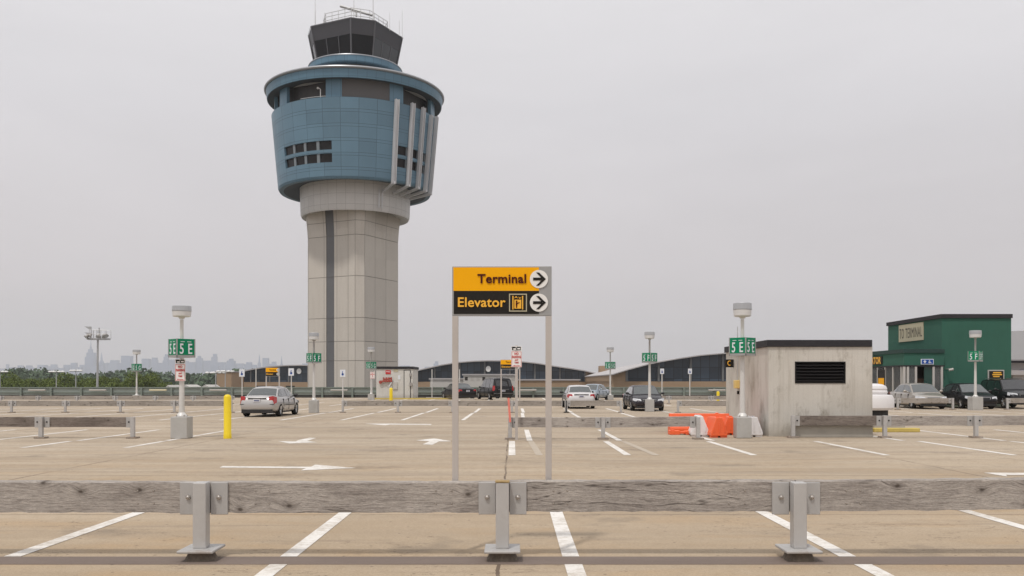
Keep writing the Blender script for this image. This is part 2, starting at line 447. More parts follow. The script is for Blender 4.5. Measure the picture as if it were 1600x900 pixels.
mat('ground', (.13, .125, .11), .95, 0, .3, .02)
mat('trunk', (.10, .075, .05), .9, 0, .2, 2)
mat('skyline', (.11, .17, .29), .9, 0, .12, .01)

def leaf_mat(name, c1, c2):
    m, nt, b = new_mat(name)
    g = nt.nodes.new('ShaderNodeNewGeometry')
    n = noise(nt, coords(nt, 'Object', (1, 1, 1), True), .35, 4, .6)
    k = mth(nt, 'ADD', mth(nt, 'MULTIPLY', g.outputs['Random Per Island'], .6), mth(nt, 'MULTIPLY', n, .5), clamp=True)
    nt.links.new(mixc(nt, k, c1, c2), b.inputs['Base Color']); b.inputs['Roughness'].default_value = .7
    b.inputs['Specular IOR Level'].default_value = .2
    M[name] = m
leaf_mat('leaf_green', (.045, .070, .012), (.165, .205, .045))
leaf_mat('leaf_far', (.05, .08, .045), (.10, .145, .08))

# ------------------------------------------------------------------ ground, deck, markings
def setting(name, mb, m, **k):
    return tag(mb.build(name, m, None, **k), kind='structure')
g = MB(); g.box(-9000, 9000, -300, 12000, -13, -12); setting('ground', g, 'ground')
d = MB(); d.box(-110, 110, -14, 95.6, -1.0, 0); setting('parking_deck', d, 'deck')
d = MB(); d.box(-110, 110, -14, 95.4, -12, -1.0); setting('deck_wall', d, 'kerb_grey')
j = MB(); j.box(-40, 40, 8.10, 8.455, -.01, .004); setting('expansion_joint', j, 'joint')

pl = MB(); Z4 = .0045
def strip(mb, x0, y0, x1, y1, w=.16, z=Z4):
    a, b = Vector((x0, y0)), Vector((x1, y1)); d = (b-a).normalized(); n = Vector((1, 0))*w/2/max(.3, abs(d.y))
    mb.add([(*(a-n), z), (*(a+n), z), (*(b+n), z), (*(b-n), z)], [(0, 1, 2, 3)])
for x in [-4.72-2.63*2, -4.72-2.63, -4.72, -2.11, .555, 3.17, 5.8, 8.43, 11.06]:
    strip(pl, x, 8.46, x+.01, 14.2); strip(pl, x, 3.0, x, 8.095)
for x in [0, 2.61, 5.46, 8.45, 11.33, 13.9, 16.6, 19.3, -9.7, -12.3, -14.9, -17.6, -20.2]:
    y0 = 20.2 if x > -9 else 22.5
    strip(pl, x, y0, x, 24.95)
for x in [.50, 3.03, 5.65, 11.0, 13.85, 16.7, 19.4, 22.1, -9.7, -12.2, -14.7, -17.2, -19.7, -22.3]:
    strip(pl, x, 25.2, x, 31.0)
gh = MB(); strip(gh, .62, 20.2, .52, 25.0); strip(gh, 3.25, 20.2, 3.1, 25.0)
setting('worn_line', gh, 'ghost')
for k in range(-13, 14):
    x = .5+2.63*k
    if 10 < x < 14: pass
    strip(pl, x, 38.8, x+.05, 47.8, .17); strip(pl, x+.12, 48.4, x+.12, 56, .17)
    strip(pl, x, 62, x, 73, .17)
    strip(pl, x, 80, x, 92, .17)
def poly(mb, pts):
    mb.add([(*gr(*p), Z4) for p in pts], [tuple(range(len(pts)))])
poly(pl, [(343, 730.8), (348, 728.4), (486, 729.6), (492.5, 726.2), (557, 731.5), (470, 735.2), (478, 732)])
poly(pl, [(435, 689.5), (452, 693), (495, 691.2), (480, 689), (494, 684.5), (484, 684), (467, 687.6), (462, 690)])
poly(pl, [(650, 688.4), (678.7, 685), (706, 689.7), (686, 689.9), (676, 695), (660.5, 694.5), (671, 689.6)])
poly(pl, [(570, 662.1), (602, 664.6), (609, 663.4), (674, 664.1), (674, 662.7), (606, 662.0)])
poly(pl, [(1537, 738.8), (1574, 745), (1572, 742.4), (1660, 742.4), (1660, 739.2)])
setting('parking_lines', pl, 'paint', fix=False)

# ------------------------------------------------------------------ timber guard rails
def beam_mesh(x0, x1, y0, y1, z0, z1, dz0=0, dz1=0, seg=.12, jit=.004):
    mb = MB(); n = max(2, int((x1-x0)/seg)); rows = []
    for i in range(n+1):
        x = x0+(x1-x0)*i/n; t = i/n; dz = dz0+(dz1-dz0)*t; a = lambda: random.uniform(-jit, jit)
        j = jit; rows.append([(x, y0, z0+dz+a()), (x, y0-.001, z0+dz+.02+a()*.3), (x, y0-.001, z1+dz-.012), (x, y0+.008, z1+dz+a()*.7), (x, y1, z1+dz+a()*.7), (x, y1, z0+dz+a())])
    vs = [p for r in rows for p in r]; k = 6; fs = []
    for i in range(n):
        for q in range(k): fs.append((i*k+q, i*k+(q+1) % k, (i+1)*k+(q+1) % k, (i+1)*k+q))
    fs += [tuple(range(k)), tuple(range(n*k+k-1, n*k-1, -1))]
    return mb.add(vs, fs)
def rail(label, posts, beams, Y, top=.72, h=.29, wood='wood_grey', near=False, ends=(), rust=(), base=.088, m='post_paint', pm='plate_paint', bmat=None):
    """posts: local x list; beams: list of (x0,x1,dz0,dz1)"""
    cx = posts[0]
    root = thing('guard_rail', label, 'guard rail', (cx, Y, 0), 0, 'timber guard rails across the deck')
    z1 = top-.01; z0 = z1-h
    for i, (a, b, d0, d1) in enumerate(beams):
        wm = bmat[i] if bmat else wood
        o = beam_mesh(a-cx, b-cx, .012, .11, z0, z1, d0, d1, .1 if near else .5, .006 if near else .004)
        ob = o.build('beam', wm, root)
        if near:
            nb = MB()
            for xx in (a+.12+.35, a+.6, b-.47, b-.62):
                for zz in (z0+.09, z1-.08): nb.cyl((xx-cx, .013, zz), (xx-cx, .005, zz), .010, .007, 8)
            nb.build('nail', 'bolt_metal', ob)
    for i, px in enumerate(posts):
        x = px-cx
        p = MB()
        if near:    # hollow square tube look
            p.box(x-.062, x+.062, -.135, -.012, base+.02, top)
        else:
            p.box(x-.055, x+.055, -.12, -.012, base*.6, top)
        po = p.build('post', m, root, bev=.010 if near else .006)
        sides = [-1, 1]
        if i in ends or (-i-1) in ends: sides = [1] if (i == 0 and 0 in ends) else [-1]
        for s in sides:
            q = MB(); a, b = (x+s*.062, x+s*.225) if near else (x+s*.06, x+s*.22)
            q.box(a+s*.004, b, -.014, 0.010, z0-.012, z1-.002)
            pb = q.build('mounting_plate', pm, root, bev=.004)
            k = MB(); c = (a+b)/2
            k.cyl((c, -.016, (z0+z1)/2+.005), (c, -.030, (z0+z1)/2+.005), .024, .022, 12)
            k.sphere((c, -.030, (z0+z1)/2+.005), .018, 10, 6, (1, .6, 1))
            k.build('bolt', 'bolt_metal' if near else 'black_rubber', pb, smooth=True)
        if near:
            q = MB(); q.box(x-.165, x+.165, -.26, .12, base-.004, base+.022)
            q.build('base_plate', 'plate_rust', root, bev=.008)
            q = MB(); q.lathe([(0, .004), (.15, .004), (.135, .03), (.12, .06), (.125, base-.006), (0, base-.006)], 18, c=(x, -.07)); q.build('grout_pad', 'mortar', root)
            if i in rust:
                q = MB(); q.box(x-.066, x+.066, -.139, -.008, top+.001, top+.012); q.build('post_cap', 'rust_cap', root)
        else:
            q = MB(); q.box(x-.15, x+.15, -.2, .08, 0.004, base*.6); q.build('base_plate', 'rusty_metal', root)
    return root
Y1 = 8.42
px1 = [(x-800)/1400*8.3 for x in (-157, 312, 785, 1250, 1718)]
s = 8.42/1400
rail('long weathered timber guard rail in the foreground with grey steel posts', px1,
     [(px1[0]-1.2, px1[0]-.008, 0, 0), (px1[0]+.008, px1[1]-.008, .01, -.002), (px1[1]+.008, px1[2]-.008, 0, .0), (px1[2]+.008, px1[3]-.008, .012, .014), (px1[3]+.008, px1[4]-.008, .012, .036), (px1[4]+.008, px1[4]+1.5, .03, .02)],
     Y1, near=True, rust=(2,))
g2 = lambda x, Y: (x-800)/1400*Y
rail('dark brown timber guard rail left of the 5E pole, ending in open deck', [g2(66, 26.2), g2(209, 26.2)] and [g2(-77, 26.3), g2(66, 26.3), g2(209, 26.3)],
     [(-19.2, g2(-77, 26.3), 0, 0), (g2(-77, 26.3), g2(66, 26.3), 0, .01), (g2(66, 26.3), g2(209, 26.3), 0, 0)], 26.3, top=.63, wood='wood_dark', ends=(2,), base=.08)
rail('grey timber guard rail behind the sign posts, ending at the orange barriers', [g2(797, 25.9), g2(942, 25.9), g2(1090, 25.9)],
     [(g2(797, 25.9), g2(942, 25.9), 0, 0), (g2(942, 25.9), g2(1090, 25.9), 0, .03)], 25.9, top=.64, ends=(0, 2), base=.08)
Yr = 26.6
rail('grey timber guard rail in front of the concrete shed running off to the right', [g2(1238, Yr), g2(1381, Yr), g2(1523, Yr), g2(1668, Yr)],
     [(g2(1238, Yr), g2(1381, Yr), 0, 0), (g2(1381, Yr), g2(1523, Yr), 0, 0), (g2(1523, Yr), g2(1668, Yr), 0, .01), (g2(1668, Yr), g2(1668, Yr)+2, 0, 0)], Yr, top=.66, ends=(0,), base=.08,
     bmat=['wood_dark', 'wood_grey', 'wood_grey', 'wood_grey'])
Y3 = 48.3
rail('distant grey timber guard rail across the left half of the deck, beyond the silver sedan', [g2(x, Y3) for x in (-66, 19, 103, 189, 273, 362)],
     [(g2(a, Y3), g2(b, Y3), 0, 0) for a, b in ((-90, -66), (-66, 19), (19, 103), (103, 189), (189, 273), (273, 362))], Y3, top=.66, wood='wood_far', ends=(5,), base=.08)
rail('distant grey timber guard rail between the 5F pole and the leaning orange marker', [g2(x, Y3) for x in (536, 622, 707, 800, 884)],
     [(g2(a, Y3), g2(b, Y3), 0, 0) for a, b in ((536, 622), (622, 707), (707, 800), (800, 884))], Y3, top=.66, wood='wood_far', ends=(0, 4), base=.08)
rail('distant grey timber guard rail crossing behind the right sign post, ending beside the black saloon', [g2(x, Y3) for x in (885.5, 972, 884+88*2-1)][1:] and [g2(884.5+1, Y3), g2(885, Y3)][:0]+[g2(888, Y3), g2(886+0, Y3)][:0]+[g2(885, Y3), g2(970, Y3)],
     [(g2(885, Y3)+.02, g2(970, Y3), 0, 0)], Y3, top=.66, wood='wood_far', ends=(1,), base=.08)
rail('short distant timber guard rail between the black saloon and the concrete shed', [g2(1059, Y3), g2(1145, Y3)],
     [(g2(1059, Y3), g2(1145, Y3), 0, 0)], Y3, top=.66, wood='wood_far', ends=(0, 1), base=.08)
Y3r = 53.5
rail('timber guard rail in front of the champagne sedan', [g2(1402, Y3r), g2(1488, Y3r)],
     [(g2(1402, Y3r)-1, g2(1402, Y3r), 0, 0), (g2(1402, Y3r), g2(1488, Y3r), 0, 0)], Y3r, top=.70, wood='wood_far', ends=(1,), base=.08)
rail('timber guard rail in front of the black sport utility at the right edge', [g2(1573, Y3r), g2(1660, Y3r)],
     [(g2(1573, Y3r), g2(1660, Y3r), 0, 0), (g2(1660, Y3r), g2(1745, Y3r), 0, 0)], Y3r, top=.70, wood='wood_far', ends=(0,), base=.08)
Y4 = 68.0
rail('farthest timber guard rail on the left, just before the green parapet', [g2(x, Y4) for x in (-60, 2, 60, 121, 180, 243, 302, 362)],
     [(g2(a, Y4), g2(b, Y4), 0, 0) for a, b in ((-60, 2), (2, 60), (60, 121), (121, 180), (180, 243), (243, 302), (302, 362))], Y4, top=.62, wood='wood_far', base=.08)
rail('farthest timber guard rail right of centre, below the wheelchair signs', [g2(x, Y4) for x in (1045, 1111, 1170)],
     [(g2(a, Y4), g2(b, Y4), 0, 0) for a, b in ((1030, 1045), (1045, 1111), (1111, 1170))], Y4, top=.62, wood='wood_far', base=.08)

# concrete kerb block in front of the shed
k = MB(); k.box(g2(1240, 26.75), g2(1364, 26.75), 26.74, 27.06, 0, .36)
tag(k.build('kerb_block', 'kerb_base', bev=.02), 'low stained concrete kerb block at the foot of the concrete shed', 'kerb')
k = MB(); k.box(g2(1366, 29.5), g2(1438, 29.5), 29.5, 29.85, 0, .13)
tag(k.build('yellow_kerb', 'kerb_yellow', bev=.02), 'worn yellow kerb right of the concrete shed behind the rail', 'kerb')
k = MB(); k.box(g2(1366, 31), g2(1415, 31), 31, 31.4, 0.0, .42)
tag(k.build('wheel_stop', 'kerb_grey', bev=.03), 'grey concrete block beside the shed behind the yellow kerb', 'concrete block')

# ------------------------------------------------------------------ main sign
def arrow_glyph(mb, cx, cz, s, y):
    # right-pointing arrow made of bars, size s
    t = s*.10
    mb.box(cx-s*.36, cx+s*.2, y, y+.003, cz-t*.85, cz+t*.85)
    mb.prism([(cx-s*.06, cz+s*.40), (cx+s*.40, cz), (cx-s*.06, cz-s*.40), (cx-s*.06-s*.10, cz-s*.40)][:0] or
             [(cx-s*.17, cz+s*.40), (cx+s*.00, cz+s*.40), (cx+s*.42, cz), (cx+s*.00, cz-s*.40), (cx-s*.17, cz-s*.40), (cx+s*.22, cz)], 'Y', y, y+.003)
def terminal_sign(label, X0, X1, ztop, zbot, Y, foot=0, post_w=.057, detail=True, grp=None):
    cx = (X0+X1)/2; root = thing('direction_sign', label, 'sign', (cx, Y, 0), 0, grp)
    w = X1-X0; hw = w/2; H = ztop-zbot
    for sx in (-1, 1):
        p = MB(); x = sx*(hw-post_w/2)
        p.box(x-post_w/2, x+post_w/2, .0, post_w, foot, zbot-.002); p.build('post', 'sign_post', root, bev=.004)
    f = MB(); f.box(-hw, hw, 0, .05, zbot, ztop); f.build('panel', 'sign_grey', root, bev=.003)
    t = .012/1.0*w; gx = hw-w*.128
    zm = zbot+H*.50
    a = MB(); a.box(-hw+t, gx, -.004, .0, zm+.002, ztop-t); a.build('upper_face', 'sign_yellow', root)
    a = MB(); a.box(-hw+t*1.4, gx, -.004, .0, zbot+t*1.6, zm); a.build('lower_face', 'sign_black', root)
    for zc, tm in ((zbot+H*.74, 'Terminal'), (zbot+H*.265, 'Elevator')):
        c = MB(); c.cyl((hw-w*.128, -.005, zc), (hw-w*.128, -.0085, zc), w*.091, None, 40)
        c.build('arrow_disc', 'sign_white', root)
        g = MB(); arrow_glyph(g, hw-w*.128, zc, w*.165, -.0125); g.build('arrow', 'sign_black', root)
    sx = lambda q: -hw+w*(q-200)/1165.0      # zoom-crop columns of the photo
    sz = lambda q: ztop-H*(q-120)/585.0
    text('Terminal', (sx(1066)-sx(497)), sz(213)-sz(322), 'letter_brown', root, ((sx(1066)+sx(497))/2, -.008, (sz(213)+sz(322))/2), bold=.022)
    text('Elevator', (sx(825)-sx(268)), sz(488)-sz(602), 'letter_yellow', root, ((sx(825)+sx(268))/2, -.008, (sz(488)+sz(602))/2), bold=.018)
    if detail:
        p = MB()
        x0, x1, z0, z1 = sx(866), sx(1075), sz(655), sz(445); e = (x1-x0)*.055
        for a in ((x0, x1, z0, z0+e), (x0, x1, z1-e, z1), (x0, x0+e, z0+e, z1-e), (x1-e, x1, z0+e, z1-e)):
            p.box(a[0], a[1], -.007, -.0035, a[2], a[3])
        p.build('pictogram_frame', 'cream_sign', root)
        p = MB()
        for a, b in ((905, 918), (1018, 1031)): p.box(sx(a), sx(b), -.007, -.0035, sz(630), sz(470))
        p.box(sx(928), sx(1008), -.007, -.0035, sz(620), sz(515))
        p.prism([(sx(922), sz(500)), (sx(948), sz(472)), (sx(972), sz(500)), (sx(948), sz(488))], 'Y', -.007, -.0035)
        p.prism([(sx(974), sz(480)), (sx(992), sz(508)), (sx(1012), sz(480)), (sx(992), sz(492))], 'Y', -.007, -.0035)
        p.build('pictogram', 'letter_yellow', root)
        p = MB()
        p.cyl((sx(954), -.0075, sz(535)), (sx(954), -.010, sz(535)), w*.009, None, 10)
        p.box(sx(944), sx(964), -.010, -.0075, sz(582), sz(546)); p.box(sx(947), sx(961), -.010, -.0075, sz(610), sz(582))
        p.prism([(sx(962), sz(552)), (sx(990), sz(545)), (sx(990), sz(553)), (sx(964), sz(566))], 'Y', -.010, -.0075)
        p.build('figure_mark', 'letter_brown', root)
    return root
YS = 8.56
terminal_sign('tall yellow and black Terminal Elevator sign on two posts behind the near rail', g2(706.5, YS), g2(862, YS), at(0, 416, YS).z, at(0, 493.5, YS).z, YS, .46)
YB = 82
terminal_sign('small distant Terminal Elevator sign half hidden by the NO PARKING sign', g2(782, YB), g2(813, YB), at(0, 562, YB).z, at(0, 577, YB).z, YB, 0, .12, False)
terminal_sign('small distant Terminal Elevator sign above the silver sedan', g2(415, YB), g2(437, YB), at(0, 574.5, YB).z, at(0, 588, YB).z, YB, 0, .10, False)

# ------------------------------------------------------------------ light poles
def light_pole(label, X, Y, lum_top, lum_h, lum_r, box_top, box_h, ped_h, ped_w, txt, no_park=False, neck_dark=True, bs=.55):
    root = thing('light_pole', label, 'light pole', (X, Y, 0), 0, 'round headed light poles with green row signs')
    p = MB(); p.box(-ped_w/2, ped_w/2, -ped_w/2, ped_w/2, 0, ped_h); p.build('pedestal', 'pedestal', root, bev=.02)
    zl = lum_top-lum_h
    q = MB(); q.lathe([(.15, ped_h+.001), (.15, ped_h+.03), (.10, ped_h+.10), (.082, ped_h+.12), (.060, box_top-box_h-.02)], 20)
    q.build('pole', 'pole_white', root, smooth=True)
    for a in range(4):
        b = MB(); t = R(45+90*a); b.cyl((.16*math.cos(t), .16*math.sin(t), ped_h+.002), (.16*math.cos(t), .16*math.sin(t), ped_h+.05), .018, None, 8); b.build('anchor_bolt', 'bolt_metal', root)
    q = MB(); q.cyl((0, 0, box_top+.001), (0, 0, zl-.08), .052, None, 16); q.cyl((0, 0, zl-.06), (0, 0, zl-.001), .07, .10, 16)
    q.build('neck', 'lamp_neck' if neck_dark else 'pole_white', root, smooth=True)
    q = MB(); q.lathe([(0, zl), (lum_r*.84, zl), (lum_r*.95, zl+lum_h*.07), (lum_r, zl+lum_h*.48), (lum_r*.97, zl+lum_h*.49), (0, zl+lum_h*.49)], 28)
    ln = q.build('lamp_lens', 'lamp_lens', root, smooth=True)
    q = MB(); q.lathe([(0, zl+lum_h*.5), (lum_r*1.0, zl+lum_h*.5), (lum_r*1.03, zl+lum_h*.52), (lum_r*1.0, zl+lum_h*.96), (lum_r*.95, lum_top), (0, lum_top+.01)], 28)
    q.build('lamp_housing', 'lamp_cap', root, smooth=True)
    zb = box_top-box_h
    e = MB(); e.T = Matrix.Rotation(R(45), 4, 'Z'); e.box(-bs/2, bs/2, -bs/2, bs/2, zb+.07*bs/.55, box_top)
    sb = e.build('sign_box', 'sign_green', root, bev=.006)
    e = MB(); e.T = Matrix.Rotation(R(45), 4, 'Z'); t = bs/2+.008; e.box(-t, t, -t, t, zb, zb+.07*bs/.55-.002)
    e.box(-t, -t+.03, -t, -t+.03, zb, box_top+.004); e.box(t-.03, t, -t, -t+.03, zb, box_top+.004); e.box(-t, -t+.03, t-.03, t, zb, box_top+.004); e.box(t-.03, t, t-.03, t, zb, box_top+.004)
    e.build('box_frame', 'sign_grey', root)
    zc = (zb+box_top)/2-.0
    for rz in (45, -45, 135, -135):
        dx, dy = math.sin(R(rz)), -math.cos(R(rz))
        text(txt, bs*.68, box_h*.56, 'hc_white', root, (dx*(bs/2+.004), dy*(bs/2+.004), zc-.02), R(rz), bold=.012, sp=1.12)
        mk = MB(); mk.T = Matrix.Rotation(R(rz), 4, 'Z')
        for xx in (-.2, .16): mk.box((xx-.09)*bs, (xx+.13)*bs, -bs/2-.007, -bs/2-.002, box_top-box_h*.17, box_top-box_h*.14)
        mk.build('small_lettering', 'hc_white', root)
    if no_park:
        no_parking_plate(root, (0, -.12, box_top-box_h-.05), .30, .50)
    return root
def no_parking_plate(root, top, w, h):
    x, y, z = top
    f = MB(); f.box(x-w/2, x+w/2, y, y+.015, z-.13, z); f.build('tow_panel', 'sign_white', root)
    f = MB(); f.box(x-w*.42, x+w*.42, y-.004, y, z-.115, z-.035)
    for cx_ in (-.28, .22):
        f.box(x+(cx_-.18)*w, x+(cx_+.18)*w, y-.004, y, z-.035, z-.015)
    f.build('tow_pictogram', 'sign_black', root)
    f = MB(); f.box(x-w*.30, x-w*.02, y-.006, y-.0045, z-.10, z-.06); f.box(x+w*.08, x+w*.36, y-.006, y-.0045, z-.09, z-.05); f.build('tow_mark', 'sign_white', root)
    z -= .14
    f = MB(); f.box(x-w/2, x+w/2, y, y+.015, z-h, z); f.build('warning_panel', 'sign_white', root, bev=.004)
    f = MB(); e = .012
    for a in ((x-w/2+e, x+w/2-e, z-e*1.8, z-e), (x-w/2+e, x+w/2-e, z-h+e, z-h+e*1.8), (x-w/2+e, x-w/2+e*1.8, z-h+e*1.8, z-e*1.8), (x+w/2-e*1.8, x+w/2-e, z-h+e*1.8, z-e*1.8)):
        f.box(a[0], a[1], y-.004, y, a[2], a[3])
    f.prism([(x-w*.32, z-h*.90), (x-w*.2, z-h*.86), (x-w*.2, z-h*.885), (x+w*.3, z-h*.885), (x+w*.3, z-h*.915), (x-w*.2, z-h*.915), (x-w*.2, z-h*.94)], 'Y', y-.004, y)
    f.build('red_border', 'letter_red', root)
    for s_, ww, hh, zz in (('NO', .40, .15, .16), ('PARKING', .84, .15, .36), ('ANY', .34, .10, .55), ('TIME', .40, .10, .71)):
        text(s_, w*ww, h*hh, 'letter_red', root, (x, y-.004, z-h*zz), bold=.03)
light_pole('tall light pole with green 5E box and NO PARKING plate beside the big yellow bollard', g2(284, 26.3), 26.3, at(0, 478, 26.3).z, .32, .27, at(0, 530, 26.3).z, .54, .64, .49, '5 E', True, False)
light_pole('tall light pole with green 5E box standing by the concrete shed and orange barriers', g2(1160, 26.5), 26.5, at(0, 473.5, 26.5).z, .40, .265, at(0, 528, 26.5).z, .53, .62, .44, '5 E', False, False)
light_pole('light pole with green 5F box in front of the control tower stripe', g2(490.5, 48), 48, at(0, 520, 48).z, .38, .265, at(0, 552, 48).z, .53, .68, .47, '5 F', False, True, .57)
light_pole('light pole with green 5F box rising in front of the dark saloon', g2(1015, 50), 50, at(0, 518.5, 50).z, .38, .28, at(0, 551.5, 50).z, .55, .68, .46, '5 F', False, True, .60)
light_pole('light pole with green 5F box before the green building', g2(1524, 53), 53, at(0, 516.5, 53).z, .42, .33, at(0, 549, 53).z, .60, .78, .62, '5 F', False, True, .62)
light_pole('small distant light pole with green 5G box left of the white utility hut', g2(580, 83), 83, at(0, 542.5, 83).z, .45, .33, at(0, 565.5, 83).z, .68, .55, .55, '5 G', False, True, .68)
light_pole('small distant light pole with green 5G box against the trees', g2(213.5, 83), 83, at(0, 546.5, 83).z, .42, .35, at(0, 568.5, 83).z, .70, .45, .55, '5 G', False, True, .68)
light_pole('small distant light pole with green 5G box beside the pale blue sedan', g2(953.5, 83), 83, at(0, 542.5, 83).z, .45, .33, at(0, 565.5, 83).z, .68, .45, .55, '5 G', False, True, .68)
# NO PARKING board under the distant 5G pole
r_ = thing('parking_sign', 'small distant NO PARKING board on a pole beside the white hut', 'sign', (g2(582, 82), 82, 0))
q = MB(); q.cyl((0, .06, 0), (0, .06, at(0, 580, 82).z), .03, None, 8); q.build('post', 'galv', r_)
no_parking_plate(r_, (0, 0, at(0, 579, 82).z), .42, .60)
# free-standing NO PARKING sign
Yn = 25.6; r_ = thing('parking_sign', 'NO PARKING ANY TIME sign on a grey pole between the big sign posts', 'sign', (g2(807, Yn), Yn, 0))
q = MB(); q.box(-.04, .04, .02, .06, 0, at(0, 541, Yn).z+.02); q.build('post', 'sign_post', r_)
no_parking_plate(r_, (0, 0, at(0, 541, Yn).z), .30, .46)

# wheelchair signs and bare posts
def access_sign(X, Y, ztop, w, label, arrows=True):
    r = thing('access_sign', label, 'sign', (X, Y, 0), 0, 'blue wheelchair parking signs')
    p = MB(); p.cyl((0, .05, 0), (0, .05, ztop), .045, None, 8); p.build('post', 'pole_white', r)
    h = w*1.35
    f = MB(); f.box(-w/2, w/2, -.02, .0, ztop-h, ztop); f.build('panel', 'hc_white', r)
    f = MB(); f.cyl((0, -.022, ztop-h*.28), (0, -.026, ztop-h*.28), w*.08, None, 8)
    f.box(-w*.10, w*.04, -.026, -.022, ztop-h*.62, ztop-h*.36); f.box(-w*.1, w*.2, -.026, -.022, ztop-h*.62, ztop-h*.55)
    f.lathe([(0, 0)], 3) if False else None
    f.cyl((0, -.022, ztop-h*.66), (0, -.026, ztop-h*.66), w*.21, None, 14)
    f.build('wheelchair_mark', 'sign_blue', r)
    return r
access_sign(g2(378, 82), 82, at(0, 577, 82).z, .50, 'blue and white wheelchair sign on a pole left of the silver sedan roof')
access_sign(g2(455, 82), 82, at(0, 575.5, 82).z, .50, 'blue and white wheelchair sign right above the silver sedan rear window')
access_sign(g2(535.5, 60), 60, at(0, 577.5, 60).z, .36, 'blue and white wheelchair sign standing alone before the tower foot')
access_sign(g2(1034.5, 82), 82, at(0, 576, 82).z, .36, 'blue wheelchair sign just right of the black saloon pole')
access_sign(g2(1078, 82), 82, at(0, 576, 82).z, .36, 'blue wheelchair sign nearer the concrete shed')
for x, y, l in ((400, 575, 'bare white post beside the Terminal Elevator sign on the left'), (675, 577, 'bare white post right of the white utility hut'), (718, 577, 'bare white post just right of the left sign leg')):
    p = MB(); p.cyl((0, 0, 0), (0, 0, at(0, y, 94).z), .05, None, 8); o = p.build('bare_post', 'pole_white', loc=(g2(x, 94), 94, 0)); tag(o, l, 'post', 'bare white posts by the parapet')

# bollards
def bollard(X, Y, h, r, label):
    m = MB(); m.lathe([(0, 0.0), (r*1.06, 0.0), (r*1.06, .1*h), (r, .1*h+.01), (r, h-r*.8), (r*.86, h-r*.35), (r*.5, h-.07*r), (0, h)], 24)
    o = m.build('bollard', 'yellow_paint', smooth=True, loc=(X, Y, 0)); tag(o, label, 'bollard', 'yellow bollards')
bollard(g2(355.5, 26.2), 26.2, 1.29, .108, 'large yellow bollard beside the silver sedan')
bollard(g2(611, 80), 80, 1.15, .15, 'small yellow bollard in front of the white utility hut')
bollard(g2(1122, 78), 78, .85, .13, 'small yellow bollard left of the concrete shed')

# leaning orange marker at the rail post
m_ = MB(); m_.T = Matrix.Rotation(R(-4), 4, 'Y'); m_.box(-.03, .03, 0, .02, .50, 1.20)
o = m_.build('marker_strip', 'delineator_red', loc=(g2(799, 25.7), 25.72, 0)); tag(o, 'thin faded orange marker leaning on the end rail post', 'marker')

